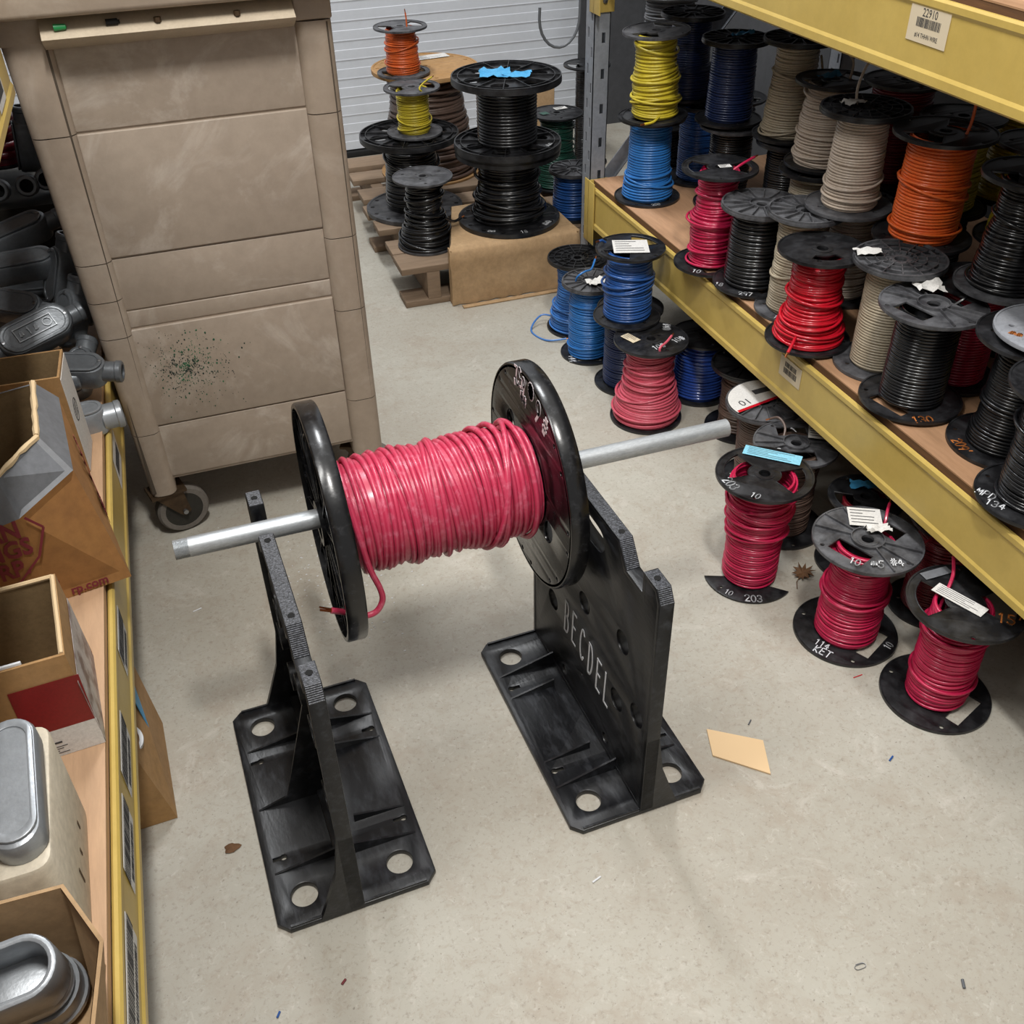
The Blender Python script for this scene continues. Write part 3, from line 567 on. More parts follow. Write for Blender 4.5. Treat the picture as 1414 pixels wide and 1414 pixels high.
spool('small orange wire spool on the round cardboard reel top by the door', (.955, 3.935, zp+.404), .098, .165, 'orange', cyl(.062, .054), rw=.003, top='win2', bot='win2', mb='flange_dusty', mt='flange_dusty', rot=.2, jit=.5, loops=3, group=G_P, tail=[(.02, -.02, .15), (.02, -.02, .19), (.018, -.02, .21)])
spool('small black wire spool on the front pallet board, loose turns and a scuffed top', (.833, 3.283, zp), .1, .242, 'black', [(0, .085), (.25, .082), (.4, .058), (1, .054)], rw=.005, top='disc', bot='winone', mt='flange_dusty', mb='flange_dusty', jit=.9, loops=7, group=G_P, tail=[(.06, -.04, .1), (.09, -.04, .085), (.12, -.03, .09)])
spool('dark green wire spool with a flat black top, behind the big reels', (1.467, 3.662, zp), .098, .276, 'green', [(0, .08), (.35, .075), (.5, .062), (1, .058)], top='disc', bot='disc', group=G_P, jit=.4, loops=3, tags=[('paper_label', .03, .04, .1, .05, .03, 'paper', 0), ('green_tape', -.05, .0, .2, .03, .03, 'green', 0)])
spool('blue wire spool on the pallet edge, against the grey post', (1.407, 3.345, zp), .088, .17, 'dblue', cyl(.072, .066), rw=.0045, top='ribs', bot='disc', mt='flange_dusty', group=G_P, jit=.3)
spool('black wire spool with a window top near the door, partly behind the post', (1.84, 4.25, 0), .1, .42, 'black', cyl(.045), top='win2', bot='disc', group=G_P)

# ------------------------------------------------------------------ big pink reel on the pipe
PX, PY, PZ = .33, 1.379, .5
def big_reel():
    o = thing('cable_reel', 'large black reel of thick pink cable hung on the pipe between two stands', 'reel', (PX, PY, PZ))
    # local frame: x along the pipe; discs built with axis z then turned so that z -> +x
    RX = AX((0, 1, 0), (0, 0, 1), (1, 0, 0))
    R = .206; hubr = .0275; th = .033
    def flange(nm, x0, s):
        # s=+1: recessed ribbed side faces +z ; s=-1: faces -z
        b = MB(); holes = [circ(0, 0, hubr, 32)]
        for k in range(2):
            a = math.radians(38)+k*PI*.94; holes.append([(.112*math.cos(a)+.026*math.cos(q)*math.cos(a+PI/2)-.019*math.sin(q)*math.cos(a), .112*math.sin(a)+.026*math.cos(q)*math.sin(a+PI/2)-.019*math.sin(q)*math.sin(a)) for q in [2*PI*j/24 for j in range(24)]])
        for k in range(8):
            a = math.radians(48)+k*PI/4
            for d in (-.12, .12): holes.append(circ(.19*math.cos(a+d), .19*math.sin(a+d), .0045, 12))
        zw = 0 if s > 0 else th-.007
        b.mesh(plate(circ(0, 0, R-.004, 96), holes, .007, .0005), T(z=zw))
        b.lathe([(R-.009, 0), (R-.002, 0), (R, .003), (R, th-.003), (R-.002, th), (R-.009, th)], 96, closed=True)
        b.lathe([(hubr, 0), (hubr+.012, 0), (hubr+.012, th), (hubr, th)], 40, closed=True)
        zo = zw+.0035; zr = zw+.007+.018 if s > 0 else zw-.018
        b.lathe([(.15, zo), (.153, zo), (.153, zr), (.15, zr)], 64, closed=True)
        b.lathe([(.072, zo), (.075, zo), (.075, zr), (.072, zr)], 64, closed=True)
        for k in range(24):
            z0, z1 = (.004, th-.006) if s > 0 else (.006, th-.004)
            a = math.radians(8)+k*PI/12
            if k % 2: b.box(.153, -.0015, z0, R-.006, .0015, z1, T(rz=a))
            else: b.box(hubr+.01, -.0015, z0, R-.006, .0015, z1-.004 if s > 0 else z1, T(rz=a))
        return b.build(nm, 'reel', o).__setattr__('matrix_local', Matrix.Translation((x0, 0, 0)) @ RX)
    XL, XR = .127-PX, .503-PX
    flange('left_flange', XL, -1); flange('right_flange', XR, 1)
    d = MB().lathe([(hubr, 0), (.075, 0), (.075, XR-XL-th), (hubr, XR-XL-th)], 48, closed=True).build('drum', 'reel', o)
    d.matrix_local = Matrix.Translation((XL+th, 0, 0)) @ RX
    wd = winding(.002, XR-XL-th-.002, [(0, .088), (.05, .095), (.2, .098), (.5, .099), (.8, .096), (1, .09)], .0053, 97, .75, 5, seg=64, loopspan=(.72, .98)).build('cable_winding', 'pinkred', o, angle=80)
    wd.matrix_local = Matrix.Translation((XL+th, 0, 0)) @ RX
    # loose end: from the coil down in front, back through the left flange
    W = [(.172, PY-.06, PZ+.085), (.178, PY-.098, PZ+.03), (.186, PY-.108, PZ-.03), (.198, PY-.112, PZ-.075), (.199, PY-.115, PZ-.1), (.185, PY-.119, PZ-.118), (.162, PY-.121, PZ-.118), (.135, PY-.122, PZ-.1), (.112, PY-.122, PZ-.088)]
    P = [Vector(p)-Vector((PX, PY, PZ)) for p in W]; Q = []
    for i in range(len(P)-1):
        p0 = P[max(i-1, 0)]; p1 = P[i]; p2 = P[i+1]; p3 = P[min(i+2, len(P)-1)]
        for j in range(8):
            u = j/8; Q.append(.5*((2*p1)+(p2-p0)*u+(2*p0-5*p1+4*p2-p3)*u*u+(3*p1-p0-3*p2+p3)*u**3))
    Q.append(P[-1])
    e = MB().tube(Q, .0053, 10).build('cable_end', 'pinkred', o)
    dd = (Q[-1]-Q[-2]).normalized(); c = MB()
    for k in range(7):
        a = 2*PI*k/7; off = Vector((0, math.cos(a), math.sin(a)))*(.0026 if k else 0)
        c.tube([Q[-1]+off-dd*.003, Q[-1]+off+dd*.02+Vector((0, rng.uniform(-1, 1), rng.uniform(-1, 1)))*.0015], .0013, 6)
    c.build('bare_tip', 'copper', e)['label'] = 'stripped copper strands'
    # writing on the inner face of the right flange: reads from the outside of the ring
    def mark(txt, y, z, a, sz, m, w=.14):
        mt = Matrix.Translation((XR-.0002, y, z)) @ AX((0, -1, 0), (0, 0, 1), (-1, 0, 0)) @ T(rz=a)
        b = strokes(txt, sz, sz*w, mt, jit=.05); b.build('handwriting', m, o, smooth=False)['label'] = 'pale handwritten marking'
    mark('#', -.083, .156, PI-.35, .038, 'chalk'); mark('6', -.05, .165, PI-.25, .044, 'chalk')
    mark('@', -.018, .186, PI-.2, .036, 'chalk', .3); mark('~', .026, .152, PI-.1, .03, 'chalk', .12); mark('~', .014, .148, PI-.1, .03, 'chalk', .12)
    mark('6', .016, .178, PI+.1, .03, 'chalk'); mark("52'", .05, .18, PI+.25, .034, 'chalk')
    return o
big_reel()

def pipe():
    o = thing('steel_pipe', 'long galvanised steel pipe through the pink reel, resting across both black stands', 'pipe', (0, PY, .511))
    r = .0167; b = MB()
    P = [(-.084, 0), (.901, 0)]
    b.tube([(-.084, 0, 0), (.3, 0, 0), (.7, 0, 0), (.9005, 0, 0)], r, 32, cap=False)
    b.tube([(-.108, 0, 0), (.3, 0, 0), (.9005, 0, 0)], r*.82, 32, cap=False)
    v = []; n = 32
    for R_ in (r, r*.82): v += [(.9005, R_*math.cos(2*PI*i/n), R_*math.sin(2*PI*i/n)) for i in range(n)]
    b.add(v, [(i, (i+1) % n, n+(i+1) % n, n+i) for i in range(n)])
    b.build('pipe', 'galv', o)
    t = MB(); prof = []
    for i in range(15): prof += [(r*.95, -.108+i*.0016), (r*.995, -.108+i*.0016+.0008)]
    prof = [(r*.82, -.108)]+prof+[(r, -.084)]
    t.lathe(prof, 32, AX((0, 1, 0), (0, 0, 1), (1, 0, 0))); t.build('threaded_end', 'galv', o, angle=20)
pipe()

# ------------------------------------------------------------------ reel stands
def stand(label, cx, cy, flip):
    """flat face looks to local -x, gussets on +x; flip turns the stand round"""
    a = math.radians(1.6)+(PI if flip else 0)
    o = thing('reel_stand', label, 'stand', (cx, cy, 0), (0, 0, a), 'reel stands')
    # foot plate
    L, W, c = .25, .136, .018
    out = [(-W+c, -L), (W-c, -L), (W, -L+c), (W, L-c), (W-c, L), (-W+c, L), (-W, L-c), (-W, -L+c)]
    holes = [circ(sx*.083, sy*.195, .0225, 36) for sx in (-1, 1) for sy in (-1, 1)]
    for sx in (-1, 1):
        for sy in (-1, 1):
            k = circ(sx*.108, sy*.111, .0052, 14); k2 = [(sx*.108+.004, sy*.111-.003), (sx*.108+.016, sy*.111-.003), (sx*.108+.016, sy*.111+.003), (sx*.108+.004, sy*.111+.003)]
            holes.append([(sx*.108-.006+.0055*math.cos(q), sy*.111+.0055*math.sin(q)) for q in [math.radians(40+280*i/12) for i in range(13)]]+[(sx*.108+.012, sy*.111-.003), (sx*.108+.012, sy*.111+.003)])
    b = MB().mesh(plate(out, holes, .012, .002))
    for sy in (-1, 1):   # short raised end lips
        b.box(-W+.02, sy*(L-.0035)-.002, .008, W-.02, sy*(L-.0035)+.002, .0155)
    b.build('foot_plate', 'stand', o)
    # upright: web with holes plus a deep rim
    X0 = -.007
    H = .516
    def prof(i):  # outer profile from near bottom, in (y, z); i = inset
        t = .535-i
        half = [(.1095-i*.5, t), (.141-i*.9, .494-i), (.195+i, .494-i), (.195+i, t), (.2375-i*.45, t), (.252-i, .511-i*.45), (.252-i, .012+i)]
        return [(-y, z) for y, z in reversed(half)]+half
    oc = prof(0); ic = prof(.009)
    slot = [(-.062, .475), (-.05, .505), (.05, .505), (.062, .475), (.045, .455), (-.045, .455)]
    rd = []
    for k in range(len(slot)):
        p0 = Vector(slot[k-1]); p1 = Vector(slot[k]); p2 = Vector(slot[(k+1) % len(slot)])
        for q in range(5):
            u = q/4; A = p1.lerp(p0, .3); B = p1.lerp(p2, .3); rd.append(tuple(A*(1-u)**2+p1*2*u*(1-u)+B*u*u))
    hol = [circ(y, z, .0225, 32) for y, z in ((.009, .297), (-.143, .337), (.143, .337), (-.134, .186), (.15, .186), (-.208, .222), (.208, .222))]
    hol += [circ(.0075, .113, .004, 12), circ(-.1, .045, .012, 20), circ(.09, .045, .012, 20), rd]
    YZ = AX((0, 1, 0), (0, 0, 1), (1, 0, 0), (X0, 0, 0))
    u = MB(); u.mesh(plate(prof(.004), hol, .006, .0006), AX((0, 1, 0), (0, 0, 1), (1, 0, 0), (X0+.0006, 0, 0)))
    u.mesh(plate(oc, [ic], .025, .0008), YZ)
    u.mesh(plate([tuple(p*1.0 for p in q) for q in [(Vector(q)-Vector((0, .48)))*1.14+Vector((0, .48)) for q in rd]], [rd], .023, .0008), AX((0, 1, 0), (0, 0, 1), (1, 0, 0), (X0+.001, 0, 0)))
    for y, z in ((.009, .297), (-.143, .337), (.143, .337), (-.134, .186), (.15, .186), (-.208, .222), (.208, .222)):
        u.mesh(plate(circ(y, z, .027, 32), [circ(y, z, .0225, 32)], .02), AX((0, 1, 0), (0, 0, 1), (1, 0, 0), (X0+.001, 0, 0)))
    # flared feet of the end walls
    for s in (-1, 1):
        y0, y1 = s*.252, s*.243
        v = []
        for z, x1 in ((.01, .066), (.055, .05), (.115, .03), (.2, .0175)):
            v += [(X0, y0, z), (x1, y0, z), (x1, y1, z), (X0, y1, z)]
        f = []
        for k in range(3):
            for j in range(4): f.append((k*4+j, k*4+(j+1) % 4, k*4+4+(j+1) % 4, k*4+4+j))
        f += [(0, 1, 2, 3), (12, 13, 14, 15)]; u.add(v, f)
    u.build('upright_panel', 'stand', o)
    # paired ribs on the flat side, gussets on the other
    for y in (-.148, -.086, .086, .148):
        g = MB(); h = .03 if abs(y) > .1 else .02; x1 = X0 if abs(y) > .1 else X0-.024
        g.add([(-.13, y-.002, .011), (x1, y-.002, .011), (x1, y-.002, .011+h), (-.13, y+.002, .011), (x1, y+.002, .011), (x1, y+.002, .011+h)],
              [(0, 1, 2), (3, 5, 4), (0, 3, 4, 1), (1, 4, 5, 2), (0, 2, 5, 3)]); g.build('rib', 'stand', o, smooth=False)
    for y in (-.14, .0, .14):
        g = MB(); hh = .3 if y == 0 else .034; xo = .075 if y == 0 else .12
        g.add([(xo if y == 0 else .128, y-.002, .011), (-.002, y-.002, .011), (-.002, y-.002, hh), (xo if y == 0 else .128, y+.002, .011), (-.002, y+.002, .011), (-.002, y+.002, hh)],
              [(0, 1, 2), (3, 5, 4), (0, 3, 4, 1), (1, 4, 5, 2), (0, 2, 5, 3)])
        if y == 0: g.add([(.07, y-.002, .011), (.128, y-.002, .011), (.07, y-.002, .03), (.07, y+.002, .011), (.128, y+.002, .011), (.07, y+.002, .03)], [(0, 1, 2), (3, 5, 4), (0, 3, 4, 1), (1, 4, 5, 2), (0, 2, 5, 3)])
        g.build('gusset', 'stand', o, smooth=False)
    for y in (-.2165, -.094, .094, .2165):   # screw holes in the top edges
        MB().lathe([(0, 0), (.0055, 0), (.0055, .0008), (0, .0008)], 16, T(X0+.0125, y, .5356)).build('screw_hole', 'hole', o)
    for s in (-1, 1):
        for (ya, za), (yb_, zb_) in (((.0, .535), (.1095, .535)), ((.1095, .535), (.141, .494)), ((.197, .535), (.2375, .535)), ((.2375, .535), (.252, .511))):
            p = MB(); A_ = Vector((s*ya, za)); B_ = Vector((s*yb_, zb_)); d_ = (B_-A_); L_ = d_.length; d_.normalize(); n_ = Vector((-d_.y, d_.x))*(1 if s > 0 else -1)
            if ya == 0 and s < 0: continue
            if ya == 0: A_ = Vector((-.1095, .535)); L_ = .219
            N_ = int(L_/.003)
            M4 = AX((0, d_.x, d_.y), (1, 0, 0), (0, n_.x, n_.y), (X0+.0005, A_.x, A_.y))
            for k in range(N_):
                u0 = k*L_/N_+.0004; u1 = (k+1)*L_/N_-.0004; p.add([(u0, .001, .0001), (u0, .0232, .0001), ((u0+u1)/2, .0232, .001), ((u0+u1)/2, .001, .001), (u1, .001, .0001), (u1, .0232, .0001)], [(0, 1, 2, 3), (3, 2, 5, 4), (0, 3, 4), (1, 5, 2), (0, 4, 5, 1)], M4)
            p.build('ridged_pad', 'worn', o, smooth=False)['label'] = 'worn ridged grip on the top edge'
    mt = AX((0, -1, 0), (0, 0, 1), (-1, 0, 0), (X0-.0002, -.007, .186)) @ T(rz=.0)
    b = MB()
    for k, (ch, yy, zz) in enumerate(zip('BECDEL', (.085, .05, .014, -.024, -.06, -.094), (.197, .198, .191, .184, .177, .174))):
        s = strokes(ch, .078, .0046, AX((0, -1, 0), (0, 0, 1), (-1, 0, 0), (X0-.0002, yy-.006, zz)) @ T(rz=-.05), xs=.36); b.add(s.v, s.f)
    if not flip:
        t = b.build('lettering', 'white', o, smooth=False); t['label'] = 'white hand lettering reading BECDEL'
    return o
stand('black plastic reel stand with white hand lettering, under the plain pipe end', .5655, 1.2315, False)
stand('black plastic reel stand with no lettering, under the threaded pipe end by the cart', .0455, 1.2245, True)

# ------------------------------------------------------------------ service cart
def cart():
    o = thing('service_cart', 'tall worn beige plastic cart on casters with green paint specks', 'cart', (0, 0, 0))
    def column(nm, xb0, xt0, xb1, xt1, segs):
        b = MB(); lerp = lambda a, c, z: a+(c-a)*(z-.13)/1.0
        rc = .022
        for z0, z1 in zip(segs, segs[1:]):
            P = []
            za, zb = z0+.0012, z1-.0012
            for z in (za, zb):
                x0, x1 = lerp(xb0, xt0, z), lerp(xb1, xt1, z); y0, y1 = 2.1, 2.32
                ring = []
                for (cx, cy, a0) in ((x1-rc, y0+rc, -90), (x1-.004, y1-.004, 0), (x0+.004, y1-.004, 90), (x0+rc, y0+rc, 180)):
                    r = rc if cy < 2.2 else .004
                    for k in range(6):
                        q = math.radians(a0+90*k/5); ring.append((cx+r*math.cos(q), cy+r*math.sin(q), z))
                P.append(ring)
            n = len(P[0]); b.add(P[0]+P[1], [(i, (i+1) % n, n+(i+1) % n, n+i) for i in range(n)]+[tuple(range(n))[::-1], tuple(range(n, 2*n))])
        b.build(nm, 'cart', o)
        i = MB(); i.box(lerp(xb0, xt0, .6)+.02, 2.102, segs[0]+.01, lerp(xb1, xt1, .6)-.012, 2.31, segs[-1]-.004); i.build('column_core', 'cartdark', o, smooth=False)
    column('corner_column', -.18, -.213, -.121, -.127, [.13, .301, .546, .63, .713, .966, 1.131])
    column('corner_column', .310, .307, .383, .379, [.131, .287, .522, .693, .953, 1.125])
    p = MB(); yb = 2.118
    p.box(-.15, yb, .165, .33, 2.8, 1.128)
    p.build('body', 'cart', o, smooth=False)
    for nm, z0, z1, dy in (('upper_panel', .718, .964, .006), ('lower_panel', .315, .555, .006), ('middle_panel', .6, .714, .003), ('bottom_panel', .172, .311, .004), ('top_panel', .968, 1.12, .003), ('strip_panel', .559, .597, .002)):
        q = MB(); q.box(-.128, yb-dy, z0, .309, yb+.01, z1, bev=.0022); q.build(nm, 'cart2', o)
    for s in (-1, 1):   # body sides
        x = -.205 if s < 0 else .375
        q = MB(); x += .045 if s < 0 else 0; q.box(min(x, x-s*.03), 2.33, .15, max(x, x-s*.03), 2.85, 1.12, bev=.004); q.build('side_panel', 'cart', o)
    l = MB(); x0, x1 = -.139, .304
    S_ = [(2.062, 1.136), (2.056, 1.142), (2.096, 1.17), (2.125, 1.172), (2.125, 1.12), (2.1, 1.118)]
    l.add([(x0, y, z) for y, z in S_]+[(x1, y, z) for y, z in S_], [(k, (k+1) % 6, 6+(k+1) % 6, 6+k) for k in range(6)]+[(0, 1, 2, 3, 4, 5), (11, 10, 9, 8, 7, 6)])
    l.build('sloped_ledge', 'cartledge', o)['label'] = 'pale sloped ledge below the tray'
    t = MB()
    for (x0, y0, x1, y1) in ((-.245, 2.05, .41, 2.09), (-.245, 2.85, .41, 2.88), (-.245, 2.05, -.205, 2.88), (.37, 2.05, .41, 2.88)): t.box(x0, y0, 1.176, x1, y1, 1.29, bev=.01)
    t.box(-.23, 2.07, 1.178, .395, 2.87, 1.2)
    t.build('top_tray', 'cart', o)
    for xb0, xb1 in ((-.213, -.137), (.307, .379)):
        q = MB(); q.box(xb0, 2.1, 1.126, xb1, 2.32, 1.178, bev=.004); q.build('column_cap', 'cart', o)
    # casters
    for x, y, a in ((-.15, 2.135, .25), (.33, 2.17, -.4), (-.13, 2.75, .2), (.33, 2.75, .5)):
        c = thing('caster', '', '', (x, y, 0), (0, 0, a)); del c['label']; del c['category']; c.parent = o
        w = MB().lathe([(.008, -.016), (.048, -.016), (.048, .016), (.008, .016)], 36, AX((1, 0, 0), (0, 0, 1), (0, -1, 0), (.03, 0, .063)), closed=True).build('wheel', 'rubber', c)
        MB().lathe([(.046, -.017), (.058, -.017), (.063, -.01), (.063, .01), (.058, .017), (.046, .017)], 40, AX((1, 0, 0), (0, 0, 1), (0, -1, 0), (.03, 0, .063)), closed=True).build('tread', 'tread', c)
        f = MB()
        for s in (-1, 1): f.prism([(-.035, .128), (.035, .128), (.045, .06), (.03, .05), (.018, .058)], s*.022-.0015, s*.022+.0015, AX((1, 0, 0), (0, 0, 1), (0, -1, 0)))
        f.box(-.04, -.03, .122, .045, .03, .129); f.build('fork', 'rust', c, smooth=False)
        MB().tube([(.03, -.03, .063), (.03, .03, .063)], .006, 12).build('axle', 'steel', c)
    # green paint specks
    g = MB(); r_ = random.Random(3)
    for i in range(900):
        x = r_.gauss(-.03, .05 if i % 3 else .022); z = r_.gauss(.465, .04 if i % 3 else .014)-abs(r_.gauss(0, .022))
        if not (-.12 < x < .2 and .318 < z < .552): continue
        r = abs(r_.gauss(0, .0007))+.0003
        g.add([(x+r*math.cos(q*PI/3), yb-.0063, z+r*1.4*math.sin(q*PI/3)) for q in range(6)]+[(x, yb-.0072, z)], [(q, (q+1) % 6, 6) for q in range(6)])
    s = g.build('paint_specks', mat('green_paint_specks', '#1f6b45', .6, var='#23302a', vscale=30, vamt=1, contrast=(.4, .55), fine=0), o); s['label'] = 'spatter of dark green paint specks'; s['kind'] = 'stuff'
    return o
cart()
def small(name, label, b, m, cat, group=None, **k): return tag(b.build(name, m, **k), label, cat, group)
small('wire_connector', 'small green plastic connector lying on the sloped ledge of the beige cart', MB().lathe([(0, 0), (.006, 0), (.0045, .02), (0, .022)], 14, T(-.115, 2.07, 1.1585, ry=PI/2)), 'gplastic', 'connector')
small('battery_cell', 'small black cylinder lying on the sloped ledge of the beige cart', MB().lathe([(0, 0), (.0055, 0), (.0055, .02), (.003, .021), (.003, .024), (0, .024)], 14, T(-.028, 2.072, 1.159, ry=PI/2)), 'hole', 'battery')
small('hex_nut', 'brass coloured nut lying mid-ledge on the beige cart', MB().lathe([(.003, 0), (.0065, 0), (.0065, .008), (.003, .008)], 6, T(.06, 2.07, 1.153), closed=True), 'rust', 'nut')
small('hex_nut', 'dark nut toward the door end of the cart ledge', MB().lathe([(.003, 0), (.006, 0), (.006, .008), (.003, .008)], 6, T(.2, 2.068, 1.152), closed=True), 'rust', 'nut')

# ------------------------------------------------------------------ right-hand rack
XS = 1.25
def beam(label, x, y0, y1, z0, z1, face=-1, mt=None, stickers=()):
    """a stepped box beam; its face looks to -x"""
    o = thing('shelf_beam', label, 'beam', (0, 0, 0), (0, 0, 0), 'shelf beams')
    h = z1-z0
    P = [(0, z0+.004), (.004, z0), (.05, z0), (.05, z1-.03), (.011, z1-.03), (.011, z1-.003), (.008, z1), (.003, z1), (0, z1-.004), (0, z1-.014), (.003, z1-.02), (.003, z0+.024), (0, z0+.018)]
    m_ = AX((0 + 1, 0, 0), (0, 0, 1), (0, -1, 0), (x, 0, 0))
    b = MB(); b.prism(P, -y1, -y0, mt @ m_ if mt is not None else m_)
    b.build('rail', 'yel', o, angle=25)
    for (yy, zz, w, h_, lines) in stickers:
        sx = x+.0022
        A = AX((0, -1, 0), (0, 0, 1), (-1, 0, 0), (sx, yy, zz))
        if mt is not None: A = mt @ A
        s = MB(); s.box(-w/2, -h_/2, 0, w/2, h_/2, .0006, A); st = s.build('sticker', 'sticker', o, smooth=False)
        for (txt, dx, dz, sz, sxx) in lines:
            if txt == '|':
                q = MB(); r_ = random.Random(5); xx = -.5*sxx
                while xx < .5*sxx:
                    ww = r_.choice((.0008, .0014, .002)); q.box(dx+xx, dz-sz/2, .0006, dx+xx+ww, dz+sz/2, .0009, A); xx += ww+r_.choice((.0008, .0014))
                q.build('barcode', 'ink', st, smooth=False)
            else: text_mesh(txt, sz, A @ T(dx, dz, .0007), .0002, sxx).build('print', 'ink', st, smooth=False)
    return o
stk = lambda y, z, a, b_: (y, z, .1, .058, [(a, 0, .017, .018, .85), ('|', 0, .002, .014, .06), (b_, 0, -.018, .0105, .75)])
beam('long yellow lower shelf beam in front of the wire spools', XS, -.6, 2.84, .308, .44, stickers=[(1.69, .392, .085, .05, [('|', 0, .01, .012, .045), ('|', 0, -.006, .014, .05)])])
beam('long yellow upper shelf beam overhead with a barcode sticker', XS, -.6, 2.84, 1.066, 1.198, stickers=[stk(1.48, 1.155, '22910', '#14 THHN WIRE')])
def deck(label, x0, x1, y0, y1, z, m='ply', m2='plyedge', mt=None):
    o = thing('shelf_board', label, 'shelf board', (0, 0, 0), (0, 0, 0), 'shelf boards')
    b = MB(); b.box(x0, y0, z-.003, x1, y1, z, mt); b.build('top_veneer', m, o, smooth=False)
    b = MB(); b.box(x0+.0005, y0+.0005, z-.022, x1-.0005, y1-.0005, z-.0031, mt); b.build('core', m2, o, smooth=False)
deck('worn plywood shelf board under the front row of wire spools', XS+.0125, 2.15, -.6, 2.84, .4555)
deck('plywood shelf board resting on the upper yellow beam', XS+.0125, 2.15, -.6, 2.84, 1.2125)
def post(label, x, y):
    o = thing('shelf_post', label, 'post', (x, y, 0), (0, 0, 0), 'rack posts')
    W, D, Hh = .05, .062, 2.2
    def slots(n0, wv, off=0): return [[(off-wv/2, z), (off+wv/2, z), (off+wv/2, z+.028), (off-wv/2, z+.028)] for z in [n0+.098*k for k in range(20)]]
    b = MB(); sl = slots(.06, .011)
    b.mesh(plate([(0, 0), (W, 0), (W, Hh), (0, Hh)], [[(x_+.03, z_) for x_, z_ in s] for s in sl], .0025), AX((1, 0, 0), (0, 0, 1), (0, -1, 0), (0, .0025, 0)))
    b.mesh(plate([(0, 0), (D, 0), (D, Hh), (0, Hh)], [[(x_+.016, z_) for x_, z_ in s] for s in slots(.02, .009)]+[[(x_+.04, z_) for x_, z_ in s] for s in slots(.07, .009)], .0025), AX((0, 1, 0), (0, 0, 1), (1, 0, 0), (0, 0, 0)))
    b.box(W-.0025, 0, 0, W, D, Hh); b.box(0, D-.0025, 0, .018, D, Hh); b.box(W-.018, D-.0025, 0, W, D, Hh)
    b.build('channel', 'post', o, smooth=False)
    f = MB(); f.box(-.002, -.002, 0, W+.02, D+.02, .005); f.build('base_plate', 'post', o, smooth=False)
post('grey slotted steel rack post at the far shelf corner', 1.252, 2.846)
post('grey slotted steel rack post at the back of the rack end', 2.1, 2.846)
def brace():
    b = MB()
    for z0, z1 in ((.50, .86), (.18, .42)):
        pass
    b.box(-.0, 2.877, -.02, 1.33, 2.881, .02, Matrix.Translation((1.285, 0, .40)) @ Matrix.Rotation(-math.radians(50), 4, 'Y')); b.box(-.0, 2.865, -.02, 1.33, 2.877, -.017, Matrix.Translation((1.285, 0, .40)) @ Matrix.Rotation(-math.radians(50), 4, 'Y')); return tag(b.build('diagonal_brace', 'post', smooth=False), 'grey diagonal brace running up behind the post between the rack posts', 'brace')
brace()
def connector(label, z0, z1):
    o = thing('beam_connector', label, 'connector', (0, 0, 0), (0, 0, 0), 'beam end connectors')
    b = MB(); b.box(1.2465, 2.80, z0, 1.2495, 2.872, z1, bev=.001); b.box(1.2465, 2.8405, z0, 1.31, 2.8445, z1, bev=.001); b.build('end_plate', 'yel', o)
    for z in (z0+.03, z1-.03):
        MB().lathe([(0, 0), (.008, 0), (.007, .004), (0, .005)], 8, T(1.2802, 2.8402, z, rx=PI/2)).build('bolt', 'steel', o)
connector('yellow end plate joining the lower beam to the post', .26, .455)
connector('yellow end plate joining the upper beam to the post', .925, 1.2)

